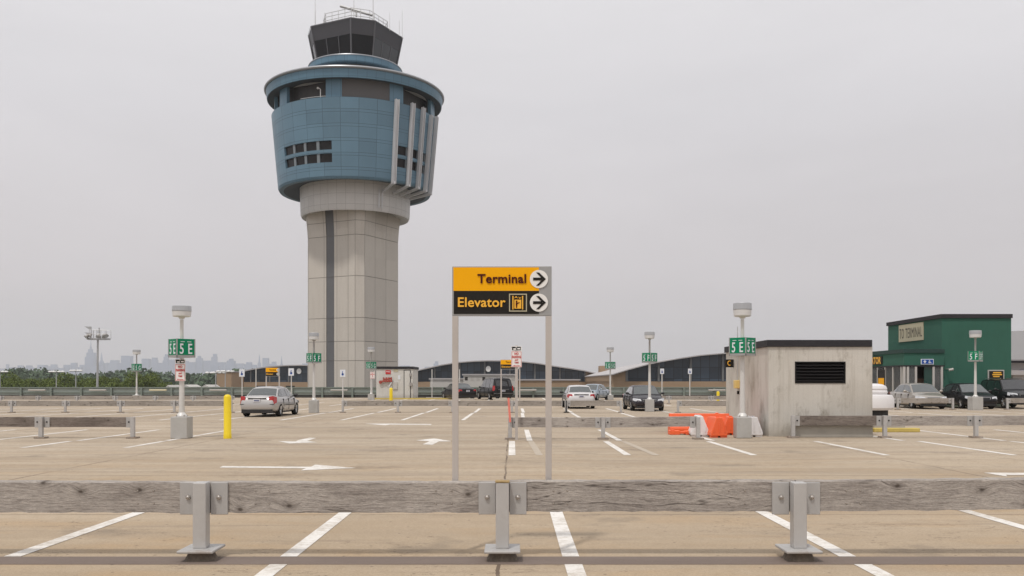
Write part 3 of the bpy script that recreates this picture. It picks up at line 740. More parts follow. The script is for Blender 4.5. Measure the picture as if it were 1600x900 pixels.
# ------------------------------------------------------------------ concrete shed
def shed():
    X0, X1, Ya, Yb = 7.79, 10.94, 27.2, 32.6
    r = thing('concrete_shed', 'stained bare concrete shed with black louvre and dark flat roof', 'shed', (X0, Ya, 0))
    W, D, H = X1-X0, Yb-Ya, 2.72
    w = MB()
    lx0, lx1 = at(1242, 0, Ya).x-X0, at(1321, 0, Ya).x-X0; lz0, lz1 = at(0, 599, Ya).z, at(0, 565, Ya).z
    c = .05
    def f(q): w.add(q, [(0, 1, 2, 3)])
    xs = [0, lx0, lx1, W]; zs = [0, lz0, lz1, H]
    for i in range(3):
        for k in range(3):
            if i == 1 and k == 1: continue
            f([(xs[i], 0, zs[k]), (xs[i+1], 0, zs[k]), (xs[i+1], 0, zs[k+1]), (xs[i], 0, zs[k+1])])
    f([(lx0, 0, lz0), (lx0, .12, lz0), (lx0, .12, lz1), (lx0, 0, lz1)]); f([(lx1, 0, lz0), (lx1, .12, lz0), (lx1, .12, lz1), (lx1, 0, lz1)])
    f([(lx0, 0, lz0), (lx1, 0, lz0), (lx1, .12, lz0), (lx0, .12, lz0)]); f([(lx0, 0, lz1), (lx1, 0, lz1), (lx1, .12, lz1), (lx0, .12, lz1)])
    f([(0, 0, 0), (0, 0, H), (0, D, H), (0, D, 0)]); f([(W, 0, 0), (W, 0, H), (W, D, H), (W, D, 0)])
    f([(0, D, 0), (0, D, H), (W, D, H), (W, D, 0)])
    w.build('wall', 'shed_concrete', r, fix=False)
    t = MB(); t.box(-.06, W-.02, -.05, D+.05, H, H+.21); t.build('roof', 'dark_trim', r, bev=.01)
    l = MB(); l.box(lx0, lx1, .10, .12, lz0, lz1)
    fr = .035
    l.box(lx0+.001, lx0+fr, -.02, .1, lz0, lz1); l.box(lx1-fr, lx1-.001, -.02, .1, lz0, lz1); l.box(lx0+fr, lx1-fr, -.02, .1, lz0+.001, lz0+fr); l.box(lx0+fr, lx1-fr, -.02, .1, lz1-fr, lz1-.001)
    lo = l.build('louvre', 'louvre', r)
    s = MB()
    for i in range(6):
        z = lz0+.06+i*.095; s.add([(lx0+fr, -.01, z), (lx1-fr, -.01, z), (lx1-fr, .09, z+.075), (lx0+fr, .09, z+.075), (lx0+fr, -.01, z+.02), (lx1-fr, -.01, z+.02), (lx1-fr, .09, z+.09), (lx0+fr, .09, z+.09)], [(0, 1, 2, 3), (4, 5, 6, 7), (0, 1, 5, 4), (3, 2, 6, 7)])
    s.build('slats', 'window_dark', lo)
    # things on the left wall
    s = MB(); y = 31.4-Ya; s.box(-.32, -.02, y, y+.05, at(0, 574, 31.4).z, at(0, 561.5, 31.4).z); po = s.build('phone_sign', 'sign_black', r)
    s = MB(); zc = at(0, 567.5, 31.4).z
    for a in range(5):
        t0, t1 = R(60+a*48), R(60+(a+1)*48)
        s.bar((-.17+.06*math.cos(t0), y-.006, zc+.08*math.sin(t0)), (-.17+.06*math.cos(t1), y-.006, zc+.08*math.sin(t1)), .022)
    s.build('phone_mark', 'letter_yellow', po)
    s = MB(); y = 30.6-Ya; s.box(-.16, -.001, y, y+.3, at(0, 607, 30.6).z, at(0, 594, 30.6).z); s.build('call_box', 'cream_yellow', r, bev=.02)
    s = MB(); s.cyl((-.05, y+.15, at(0, 594, 30.6).z), (-.05, y+.15, 3.55), .014, None, 6); s.build('conduit', 'galv', r)
    s = MB(); s.box(-.06, -.001, y+.1, y+.2, at(0, 616, 30.6).z, at(0, 611, 30.6).z); s.build('socket', 'sign_black', r)
mat('cream_yellow', (.72, .52, .18), .5, 0, .08, 4, .2)
shed()

# ------------------------------------------------------------------ water barriers
def barrier(label, X, Y, rz, L, m, h=.64, wb=.62, wt=.18, tilt=0):
    r = thing('water_barrier', label, 'barrier', (X, Y, 0), rz, 'plastic water filled barriers by the concrete shed')
    b = MB(); prof = [(-wb/2, .05), (-wb/2, .14), (-wt/2-.03, h-.10), (-wt/2, h), (wt/2, h), (wt/2+.03, h-.10), (wb/2, .14), (wb/2, .05)]
    b.prism(prof, 'Y', -L/2, L/2); b.build('shell', m, r, bev=.02)
    f = MB()
    for s_ in (-1, 1):
        for yy in (-L/2+.12, L/2-.12):
            f = MB(); f.box(s_*wb*.28-.10, s_*wb*.28+.10, yy-.09, yy+.09, .002, .052); f.build('foot', m, r)
    f = MB(); f.cyl((0, -L*.3, h+.001), (0, -L*.3, h+.03), .05, None, 12); f.build('filler_cap', m, r)
    f = MB()
    for s_ in (-.16, 0, .16): f.box(s_-.015, s_+.015, -L/2-.018, -L/2-.001, .16, h-.14-abs(s_)*.8)
    f.build('end_rib', m, r)
barrier('long orange barrier laid across behind the rail end', g2(1092, 29.4), 29.4, R(88), 1.95, 'orange_plastic', .62)
barrier('white barrier directly behind the end rail post', g2(1096, 27.2), 27.6, R(-8), 1.3, 'white_plastic', .62, .56)
barrier('orange barrier end facing front between the post and the pole', g2(1122, 26.6), 27.0, R(4), .9, 'orange_plastic', .60, .50)
barrier('orange barrier tucked against the left of the 5E pole pedestal', g2(1146, 28.0), 28.5, R(-10), 1.2, 'orange_plastic', .56, .48)
barrier('white barrier at the shed corner right of the 5E pole', g2(1182, 26.8), 27.5, R(-3), 1.2, 'white_plastic', .60, .50)
b = MB(); b.box(-.38, -.06, -.2, .2, .0, .13); b.box(-.06, .12, -.14, .14, .03, .10); b.box(.12, .36, -.2, .2, .0, .12); b.cyl((-.28, -.1, .13), (-.28, -.1, .16), .07, None, 12)
o = b.build('barrier_foot', 'orange_plastic', bev=.03, loc=(g2(1064, 28.2), 28.2, 0)); tag(o, 'low orange plastic base lying on the deck left of the barriers', 'barrier base')

# white drums right of the shed
r_ = thing('white_tank', 'white ribbed plastic tank on a black base behind the concrete shed', 'tank', (g2(1352, 40), 40, 0))
m_ = MB(); m_.lathe([(0, .42), (1.12, .42), (1.2, .52), (1.2, .9), (1.12, 1.06), (.9, 1.1), (.9, 1.14), (.93, 1.2), (.90, 1.28), (.88, 1.31), (.91, 1.36), (.86, 1.47), (.7, 1.55), (.5, 1.58), (0, 1.6)], 36); m_.build('shell', 'white_plastic', r_, smooth=True)
m_ = MB(); m_.cyl((0, 0, 0), (0, 0, .418), .95, None, 24); m_.build('base', 'black_rubber', r_)

# ------------------------------------------------------------------ utility hut
def hut():
    Y = 87; X0, X1 = g2(588, Y), g2(645, Y); W = X1-X0; H = at(0, 576.5, Y).z; z = lambda y: at(0, y, Y).z; x = lambda q: g2(q, Y)-X0
    r = thing('utility_hut', 'white utility hut with dark flat roof, red pipework and a door', 'hut', (X0, Y, 0))
    b = MB(); b.box(0, W, 0, 4.8, 0, H); b.build('wall', 'shed_white', r)
    b = MB(); b.box(-.08, W+.08, -.08, 4.9, H+.001, H+.24); b.build('roof', 'dark_trim', r)
    b = MB(); b.box(x(632), x(641), -.04, -.002, 0.05, z(579)); d = b.build('door', 'shed_white', r)
    b = MB()
    for q in (631.5, 641.2): b.box(x(q)-.03, x(q)+.03, -.05, -.001, .05, z(578.5))
    b.box(x(631.5)+.03, x(641.2)-.03, -.05, -.001, z(578.8), z(578.1)); b.build('door_frame', 'louvre', r)
    b = MB(); b.box(x(640), x(640)+.25, -.14, -.045, z(603), z(598)); b.box(x(640), x(640)+.2, -.12, -.045, z(588), z(583)); b.build('door_lock', 'lamp_neck', d)
    b = MB(); b.box(x(602.5), x(610.5), -.04, -.001, z(584.5), z(578.5)); b.build('red_sign', 'letter_red', r)
    text('FIRE', .36, .1, 'hc_white', r, ((x(602.5)+x(610.5))/2, -.045, z(580.8)))
    b = MB()
    b.cyl((x(596), -.15, z(596)), (x(613), -.15, z(595)), .09, None, 10); b.cyl((x(600), -.15, z(593)), (x(612), -.15, z(591)), .08, None, 10)
    for q in (600, 604, 608, 612): b.cyl((x(q), -.2, z(597)), (x(q), -.2, z(589.5)), .07, None, 8)
    b.cyl((x(595), -.2, z(597)), (x(595), -.08, z(597)), .16, None, 12)
    b.build('red_pipes', 'red_pipe', r)
    b = MB(); b.cyl((x(613), -.15, z(590)), (x(612), -.2, z(598)), .05, None, 8); b.cyl((x(612), -.2, z(598)), (x(608), -.2, z(604)), .05, None, 8); b.build('white_hose', 'hc_white', r)
    b = MB(); b.box(x(614), x(621), -.1, -.001, z(608), z(597)); b.build('meter_box', 'far_white', r)
    b = MB(); b.box(x(615), x(622), -.03, -.001, z(581), z(576.9)); b.build('notice', 'cream_sign', r)
    b = MB(); b.box(x(622), x(625.5), -.03, -.001, z(593), z(586.5)); b.build('small_notice', 'hc_white', r)
    b = MB(); b.box(-.1, W+5.5, -1.2, -.9, .0, .13); o = b.build('kerb', 'kerb_yellow', r)
mat('red_pipe', (.36, .06, .04), .55, 0, .2, 4, .3)
hut()

# ------------------------------------------------------------------ parapet with its lamps
YP = 95
pr = thing('parapet', 'long grey green metal parapet along the far edge of the deck', 'parapet', (0, YP, 0))
x0, x1 = -80, 80
b = MB(); b.box(x0, x1, -.04, .02, .30, 1.02); b.build('panel', 'parapet_green', pr)
b = MB(); b.box(x0, x1, -.16, .14, 1.021, 1.12); b.build('cap', 'parapet_cap', pr)
b = MB(); b.box(x0, x1, -.12, -.042, .52, .60); b.build('ledge', 'parapet_cap', pr)
b = MB(); b.box(x0, x1, .0, .3, 0.0, .299); b.build('base', 'parapet_dark', pr)
xx = g2(34, YP)
i = 0
while xx < 78:
    if xx < 78:
        p = MB(); p.box(xx-.10, xx+.10, -.25, -.122, 0, 1.02); p.build('post', 'parapet_cap', pr)
    xx += 3.19; i += 1
xx = g2(34, YP)-3.19
while xx > -78:
    p = MB(); p.box(xx-.10, xx+.10, -.25, -.122, 0, 1.02); p.build('post', 'parapet_cap', pr); xx -= 3.19
lampx = [(58, 'grey'), (153, 'grey'), (247, 'cream'), (341, 'grey'), (530, 'grey'), (825, 'grey'), (1120, 'grey')]
side = ['leftmost, under the pale tree', 'below the floodlight mast', 'cream coloured, left of the 5E pole', 'just left of the silver sedan', 'at the foot of the tower', 'behind the right sign post', 'left of the concrete shed']
for (lx, c), w in zip(lampx, side):
    q = MB(); q.box(-.9, .9, -.14, .14, 0, .17)
    o = q.build('parapet_lamp', 'fixture_cream' if c == 'cream' else 'fixture_grey', bev=.04, loc=(g2(lx, YP-.4), YP-.42, .72))
    tag(o, 'long flat lamp on the parapet, '+w, 'lamp', 'long flat lamps fixed along the parapet')

# ------------------------------------------------------------------ control tower
TX, TY = -24.43, 140.0
def tw(xp, r):
    dx = (xp-HX)/F; a = dx*dx+1; b = -2*(dx*TX+TY); c = TX*TX+TY*TY-r*r
    t = (-b-math.sqrt(max(0, b*b-4*a*c)))/(2*a)
    return math.degrees(math.atan2(dx*t-TX, -(t-TY))), t
def az(xp, r): return tw(xp, r)[0]
def hz(xp, yp, r): return CH+(HY-yp)/F*tw(xp, r)[1]
T = thing('control_tower', 'tall concrete airport control tower with blue drum and dark glass cab', 'control tower', (TX, TY, -12))
def tb(mb, name, m, parent=T, **k):
    o = mb.build(name, m, parent, **k); o.location = (0, 0, 12); return o
# shaft
def octo(a, b, phi):
    n1 = Vector((-math.sin(phi), -math.cos(phi))); t1 = Vector((math.cos(phi), -math.sin(phi)))
    n2 = Vector((math.cos(phi), -math.sin(phi))); t2 = Vector((math.sin(phi), math.cos(phi)))
    return [n1*a-t1*b, n1*a+t1*b, n2*a-t2*b, n2*a+t2*b, -n1*a+t1*b, -n1*a-t1*b, -n2*a+t2*b, -n2*a-t2*b]
PH = R(27); corners = octo(5.40, 4.38, PH)
cum = [0]
for i in range(8): cum.append(cum[-1]+(corners[(i+1) % 8]-corners[i]).length)
def per(s_):
    s_ %= cum[-1]
    for i in range(8):
        if s_ <= cum[i+1]+1e-6:
            t = (s_-cum[i])/(cum[i+1]-cum[i]); return corners[i].lerp(corners[(i+1) % 8], t)
def per_of_px(px):
    best = None
    for k in range(0, int((cum[3])*50)):
        p = per(k/50); X = (TX-.35+p.x)/(TY+p.y)*F+HX
        if best is None or abs(X-px) < best[0]: best = (abs(X-px), k/50)
    return best[1]
v_lines = [0]+[per_of_px(q) for q in (506.5, 510, 522, 526.5, 544)]+[cum[1], cum[2]]+[per_of_px(q) for q in (586, 603)]+[cum[3]]
s_ = cum[3]
for i in range(3, 8):
    L_ = cum[i+1]-cum[i]; n_ = 1 if L_ < 3 else 4
    v_lines += [cum[i]+L_*(q+1)/n_ for q in range(n_)]
hl = [-12, -6, 3.2+CH, 6.1+CH, 9.63+CH, 15.85+CH, 22.0+CH, 24.1+CH, 29.5]
def flare(z): return 1+.06*max(0, (z-23.6)/4.5)**1.3 if z > 23.6 else 1
sp_ = MB(); stp = MB(); core = MB(); rnd_ = random.Random(3)
for i in range(len(v_lines)-1):
    a, b_ = v_lines[i], v_lines[i+1]
    if b_-a < .05: continue
    stripe = (i == 2)
    pa, pb = per(a+.022), per(b_-.022)
    for k in range(len(hl)-1):
        z0, z1 = hl[k]+(.03), hl[k+1]-(.03)
        zz = [z0, z1] if z1 < 23.5 else [z0, (z0+z1)/2, z1]
        for q in range(len(zz)-1):
            f0, f1 = flare(zz[q]), flare(zz[q+1])
            tgt = stp if stripe else sp_
            ins = .9925 if stripe else 1
            u = (rnd_.random(), rnd_.random())
            tgt.add([(pa.x*f0*ins, pa.y*f0*ins, zz[q]), (pb.x*f0*ins, pb.y*f0*ins, zz[q]), (pb.x*f1*ins, pb.y*f1*ins, zz[q+1]), (pa.x*f1*ins, pa.y*f1*ins, zz[q+1])], [(0, 1, 2, 3)], [[u, u, u, u]])
for k in range(len(hl)-1):
    z0, z1 = hl[k], hl[k+1]
    f0, f1 = flare(z0), flare(z1)
    c0 = [(p.x*f0*.982, p.y*f0*.982, z0) for p in corners]; c1 = [(p.x*f1*.982, p.y*f1*.982, z1) for p in corners]
    core.add(c0+c1, [(i, (i+1) % 8, 8+(i+1) % 8, 8+i) for i in range(8)])
sh = tb(core, 'shaft', 'shaft_joint'); sh.location = (-.35, 0, 12)
o = sp_.build('panels', 'shaft_panel', sh, fix=False); o.location = (-.35*0, 0, 0)
stl = MB()
for k in range(70):
    pass
o = stp.build('vent_stripe', 'shaft_stripe', sh, fix=False)
# small lamp on the shaft
# collar
rc = 8.38; c = MB(); c.lathe([(6.2, 27.55), (8.2, 27.0), (rc, 27.35), (rc+.06, 29), (rc+.14, 31.4)], 96, uvr=rc); tb(c, 'collar', 'tower_collar', smooth=True)
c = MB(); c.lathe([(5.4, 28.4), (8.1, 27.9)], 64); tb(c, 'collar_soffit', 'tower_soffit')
# drum
ZB0, ZB1, RB0, RB1 = 29.2+CH, 40.57+CH, 11.7, 12.72
def rb(z): return RB0+(RB1-RB0)*(z-ZB0)/(ZB1-ZB0)
zr = [(hz(518, y, 12.2)) for y in (252.5, 238.5, 233, 219)]
colsL = [az(x, 12.2) for x in (443.6, 456.5, 459.5, 473.5, 477, 493.5, 498, 518)]
colsR = [az(x, 12.2) for x in (619.5, 636, 640, 654, 657.5, 665, 667, 672)]
azs = sorted(set([round(q, 3) for q in colsL+colsR]+[round(-180+3.75*i, 3) for i in range(96)]))
zs = sorted([ZB0+.35, ZB1]+zr+[ZB0+1.6, 34, 38, 40, ZB0+.9])
def is_win(am, zm):
    for cs in (colsL, colsR):
        for i in (0,):
            if cs[0] < am < cs[7] and (zr[0] < zm < zr[1] or zr[2] < zm < zr[3]): return True
    return False
def cp(r, a, z): return (r*math.sin(R(a)), -r*math.cos(R(a)), z)
drum = MB(); gl = MB()
A = azs+[azs[0]+360]
for i in range(len(A)-1):
    a0, a1 = A[i], A[i+1]
    for k in range(len(zs)-1):
        z0, z1 = zs[k], zs[k+1]; uv = [(R(a0)*12.4, z0), (R(a1)*12.4, z0), (R(a1)*12.4, z1), (R(a0)*12.4, z1)]
        q = [cp(rb(z0), a0, z0), cp(rb(z0), a1, z0), cp(rb(z1), a1, z1), cp(rb(z1), a0, z1)]
        if is_win((a0+a1)/2, (z0+z1)/2):
            w_ = [cp(rb(z0)-.3, a0, z0), cp(rb(z0)-.3, a1, z0), cp(rb(z1)-.3, a1, z1), cp(rb(z1)-.3, a0, z1)]
            gl.add(w_, [(0, 1, 2, 3)])
            for e in range(4):
                if e == 0 and is_win((a0+a1)/2, zs[k-1]*.5+zs[k]*.5): continue
                if e == 2 and is_win((a0+a1)/2, zs[k+1]*.5+zs[k+2]*.5): continue
                if e == 1 and is_win((A[i+1]+A[i+2])/2, (z0+z1)/2): continue
                if e == 3 and is_win((A[i-1]+A[i])/2, (z0+z1)/2): continue
                drum.add([q[e], q[(e+1) % 4], w_[(e+1) % 4], w_[e]], [(0, 1, 2, 3)], [[uv[e], uv[(e+1) % 4], uv[(e+1) % 4], uv[e]]])
        else: drum.add(q, [(0, 1, 2, 3)], [uv])
drum.lathe([(RB1, ZB1), (RB1-.5, ZB1), (RB1-.5, ZB1-1.1)], 96)
drum.lathe([(RB0-.8, ZB0+.03), (RB0-.15, ZB0+.02), (RB0+.03, ZB0+.35)], 96)
dr = tb(drum, 'drum', 'tower_blue', fix=False)
for nm_, sel in (('window_band', lambda p: p[0] < 0), ('window_band', lambda p: p[0] >= 0)):
    g3 = MB()
    for f_ in gl.f:
        q = [gl.v[i] for i in f_]
        if sel(q[0]): g3.add(q, [(0, 1, 2, 3)])
    g3.build(nm_, 'window_dark', dr, fix=False)
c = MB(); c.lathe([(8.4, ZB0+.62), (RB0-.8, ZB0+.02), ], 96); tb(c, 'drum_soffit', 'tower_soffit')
for cs in (colsL, colsR):
    for i in (1, 3, 5):
        for za, zb_ in ((zr[0], zr[1]), (zr[2], zr[3])):
            m = MB(); a0, a1 = cs[i], cs[i+1]
            m.add([cp(rb(za)-.10, a0, za), cp(rb(za)-.10, a1, za), cp(rb(zb_)-.10, a1, zb_), cp(rb(zb_)-.10, a0, zb_), cp(rb(za)-.29, a0, za), cp(rb(za)-.29, a1, za), cp(rb(zb_)-.29, a1, zb_), cp(rb(zb_)-.29, a0, zb_)], [(0, 1, 2, 3), (0, 4, 7, 3), (1, 5, 6, 2)])
            m.build('mullion', 'mullion_grey', dr, fix=False)
# fins
for (xt, yt, xb, yb) in ((621, 155, 612.3, 288), (646, 161, 633, 288), (662.5, 168, 650, 293), (675, 180, 660.5, 298.5), (683, 182.5, 666.5, 300)):
    rt_ = RB1+.35
    try: a = az(xt, rt_)
    except Exception: a = 95
    top_z = min(hz(xt, yt, rt_), ZB1+.6)
    fn = MB()
    w = .42
    dirv = Vector((math.sin(R(a)), -math.cos(R(a)))); tv = Vector((math.cos(R(a)), math.sin(R(a))))
    def P(r, s_, z): v = dirv*r+tv*s_; return (v.x, v.y, z)
    z0, z1 = ZB0-.35, top_z
    def slab(r0, r1, s0, s1):
        v = []
        for z in (z0, z1):
            base = rb(z)
            v += [P(base+r0, s0, z), P(base+r0, s1, z), P(base+r1, s1, z), P(base+r1, s0, z)]
        fn.add(v, [(0, 3, 2, 1), (4, 5, 6, 7), (0, 1, 5, 4), (1, 2, 6, 5), (2, 3, 7, 6), (3, 0, 4, 7)])
    slab(.02, .52, -.30, -.23); slab(.02, .52, .23, .30); slab(.22, .30, -.23, .23)
    fn.add([P(RB0+.5, -.16, z0), P(RB0+.5, .16, z0), P(8.7, .16, z0-.75), P(8.7, -.16, z0-.75), P(RB0+.5, -.16, z0+.35), P(RB0+.5, .16, z0+.35), P(8.7, .16, z0-.40), P(8.7, -.16, z0-.40)], [(0, 1, 2, 3), (4, 5, 6, 7), (0, 1, 5, 4), (1, 2, 6, 5), (2, 3, 7, 6), (3, 0, 4, 7)])
    tb(fn, 'fin', 'fin_metal')
# gallery
zf = 43.2+CH-.1
gm = MB(); gm.lathe([(10.9, ZB1-1), (10.9, zf+.4)], 72); tb(gm, 'gallery_wall', 'tower_grey')
gm = MB(); gm.lathe([(10.9, ZB1-1.09), (12.3, ZB1-1.09)], 72); tb(gm, 'gallery_floor', 'tower_grey')
RG = 12.3
def arcpanel(x0, x1, name, m, r=RG, th=.5, raw=False):
    a0, a1 = (x0, x1) if raw else (az(x0, r), az(x1, r))
    g_ = MB(); n = max(2, int((a1-a0)/3))
    g_.lathe([(r-th, ZB1-.9), (r, ZB1-.9), (r, zf+.3), (r-th, zf+.3), (r-th, ZB1-.9)], n, a0, a1, uvr=12.4)
    for a_ in (a0, a1):
        g_.add([cp(r-th, a_, ZB1-.9), cp(r, a_, ZB1-.9), cp(r, a_, zf+.3), cp(r-th, a_, zf+.3)], [(0, 1, 2, 3)])
    tb(g_, name, m)
aL = az(437.5, RG)
arcpanel(437, 448, 'gallery_column', 'tower_fascia'); arcpanel(509, 534, 'gallery_column', 'tower_fascia')
arcpanel(609, 630, 'gallery_column', 'tower_fascia'); arcpanel(673, 679, 'gallery_column', 'tower_fascia')
arcpanel(534.2, 608.8, 'louvre_panel', 'tower_louvre', RG-.05)
for a0, a1 in ((95, 110), (140, 160), (185, 205), (235, 255), (275, 290)): arcpanel(a0, a1, 'gallery_column', 'tower_fascia', raw=True)
# canopy disc
RD = 13.73
c = MB(); c.lathe([(RD-.45, zf), (RD-.35, zf+.02), (RD-.15, 44.45+CH)], 128, uvr=13.4); tb(c, 'canopy_fascia', 'tower_fascia', smooth=True)
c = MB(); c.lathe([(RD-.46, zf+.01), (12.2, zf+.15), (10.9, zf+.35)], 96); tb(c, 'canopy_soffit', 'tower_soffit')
prof = [(RD-.12+.22*math.cos(R(t)), 44.55+CH+.22*math.sin(R(t))) for t in range(0, 361, 30)]
c = MB(); c.lathe(prof, 128); tb(c, 'canopy_rim', 'tower_rim', smooth='all')
c = MB(); c.lathe([(RD-.2, 44.6+CH), (11, 45.3+CH), (7.0, 45.7+CH)], 96); tb(c, 'canopy_roof', 'tower_rim', smooth=True)
for a_, xx in ((0, (457, 507)), (1, (632, 668))):
    a0, a1 = az(xx[0], 11.7), az(xx[1], 11.7)
    g_ = MB(); n = 12; ring = []
    for i in range(n+1):
        t = i/n; w_ = .45*math.sin(math.pi*t)
        ring.append((cp(11.6+w_, a0+(a1-a0)*t, zf+.10), cp(11.6-w_, a0+(a1-a0)*t, zf+.13)))
    vs = [q for p in ring for q in p]; g_.add([(x, y, z-.12) for x, y, z in vs], [(2*i, 2*i+2, 2*i+3, 2*i+1) for i in range(n)])
    tb(g_, 'soffit_panel', 'white_metal')
# gallery lamp
a_ = az(501, 12.4); c = MB(); c.cyl(cp(12.45, a_, ZB1), cp(12.45, a_, ZB1+1.2), .06, None, 8); c.cyl(cp(12.45, a_, ZB1+1.2), cp(12.45, a_-1.6, ZB1+1.5), .06, None, 8); c.sphere(cp(12.45, a_-1.9, ZB1+1.42), .17, 8, 6); tb(c, 'gallery_lamp', 'white_metal')
c = MB(); c.lathe([(12.5, ZB1+.16), (12.56, ZB1+.16), (12.56, ZB1+.21), (12.5, ZB1+.21)], 48, az(470, 12.5), az(509, 12.5)); tb(c, 'gallery_rail', 'white_metal')
# drum below the cab
c = MB(); c.lathe([(6.2, 45.6+CH), (6.2, 47.6+CH)], 64); tb(c, 'cab_base_grille', 'tower_grey')
c = MB(); c.lathe([(6.1, 47.55+CH), (7.0, 47.6+CH), (7.16, 47.75+CH), (7.2, 48.55+CH)], 96, uvr=7.1); tb(c, 'cab_ring', 'tower_fascia', smooth=True)
c = MB(); c.lathe([(7.22, 48.55+CH), (7.28, 48.6+CH), (7.24, 48.72+CH), (7.0, 48.72+CH), (5.0, 48.74+CH)], 96); tb(c, 'cab_ring_rim', 'tower_rim')
# cab
PC = R(26.3)
def cabring(apo, z):
    ra = apo/6.25; return [(p.x*1, p.y*1, z) for p in octo(apo, 3.65*ra, PC)]
zc0, zc1, zc2, zc3 = 48.75+CH, 49.15+CH, 51.85+CH, 54.0+CH
def apo(z): return 5.35+(6.25-5.35)*(z-zc0)/(zc3-zc0)
def bandm(z0, z1, off=0):
    a, b_ = cabring(apo(z0)+off, z0), cabring(apo(z1)+off, z1); m = MB(); m.add(a+b_, [(i, (i+1) % 8, 8+(i+1) % 8, 8+i) for i in range(8)]); return m
cb_ = bandm(zc2, zc3); cb_.add(cabring(apo(zc3), zc3), [tuple(range(8))])
cab = tb(cb_, 'cab', 'cab_grey')
bandm(zc0, zc1).build('sill', 'cab_grey', cab)
dk = MB(); dk.add(cabring(5.3, zc0+.05), [tuple(range(8))]); dk.add(cabring(5.9, zc2+.3), [tuple(range(8))]); dk.build('deck', 'cab_glass', cab)
m = MB(); m.box(-2.2, 2.2, -2.2, 2.2, zc0, zc2-1.0); m.build('console', 'cab_glass', cab)
for i in range(8):
    a = cabring(apo(zc1)-.03, zc1); b_ = cabring(apo(zc2)-.03, zc2)
    m = MB(); m.add([a[i], a[(i+1) % 8], b_[(i+1) % 8], b_[i]], [(0, 1, 2, 3)])
    m.build('window', 'cab_glass_pale' if i in (2,) else 'cab_glass', cab, fix=False)
    m = MB(); A0, B0 = Vector(cabring(apo(zc0)+.02, zc0)[i]), Vector(cabring(apo(zc3)+.03, zc3)[i]); m.bar(A0, B0, .16)
    m.build('corner_post', 'cab_frame', cab)
    nm = 3 if i % 2 == 0 else 1
    for k in range(1, nm):
        t = k/nm; m = MB()
        m.bar(Vector(a[i]).lerp(Vector(a[(i+1) % 8]), t), Vector(b_[i]).lerp(Vector(b_[(i+1) % 8]), t), .10); m.build('mullion', 'cab_frame', cab)
bandm(zc3-.12, zc3+.04, .10).build('roof_edge', 'cab_frame', cab)
c = MB(); rr = [(p.x, p.y) for p in octo(4.35, 2.4, PC)]
c.prism(rr, 'Z', zc3+.02, zc3+.75); pen = c.build('roof_curb', 'cab_grey', cab)
rl = MB(); zt = zc3+.75
for lv in (.55, 1.1, 1.65):
    for i in range(8): rl.cyl((*rr[i], zt+lv), (*rr[(i+1) % 8], zt+lv), .045, None, 6)
for i in range(8):
    n = 4 if i % 2 == 0 else 2
    for k in range(n):
        p = Vector(rr[i]).lerp(Vector(rr[(i+1) % 8]), k/n); rl.cyl((p.x, p.y, zt), (p.x, p.y, zt+1.68), .045, None, 6)
rl.build('roof_railing', 'white_metal', cab)
def tl(xp, yp, Y): v = at(xp, yp, Y); return (v.x-TX, v.y-TY, v.z)
c = MB(); p0, p1 = Vector(tl(531.5, 9.5, 136.6)), Vector(tl(582, 24, 136.6)); c.bar(p0, p1, .30); c.cyl((p0+p1)/2-Vector((0, 0, .9)), (p0+p1)/2, .14, None, 8); c.build('radar_bar', 'white_metal', cab)
for xp, yt, yb, Y, w in ((492.5, -14, 41, 137, .05), (507, 20, 37, 137, .04), (553, 0, 27, 134, .07), (583, -8, 30, 134, .08), (609, 20, 42, 137, .04), (624, 32, 50, 139, .04), (628.5, 16, 52, 140, .04), (492.5, 18, 41, 137.2, .09)):
    a, b_ = tl(xp, yb, Y), tl(xp, yt, Y); c = MB(); c.cyl((b_[0], b_[1], zc3-.3), b_, w, w*.6, 6); c.build('antenna', 'white_metal', cab)
# vertical down-stand bracket on the collar
a_ = az(595, 8.7); c = MB()
for s_ in (-.28, .28):
    c.add([cp(8.60, a_+s_*6-.7, 27.5), cp(8.60, a_+s_*6+.7, 27.5), cp(8.74, a_+s_*6+.7, 30.3), cp(8.74, a_+s_*6-.7, 30.3)], [(0, 1, 2, 3)])
tb(c, 'collar_duct', 'fin_metal', fix=False)

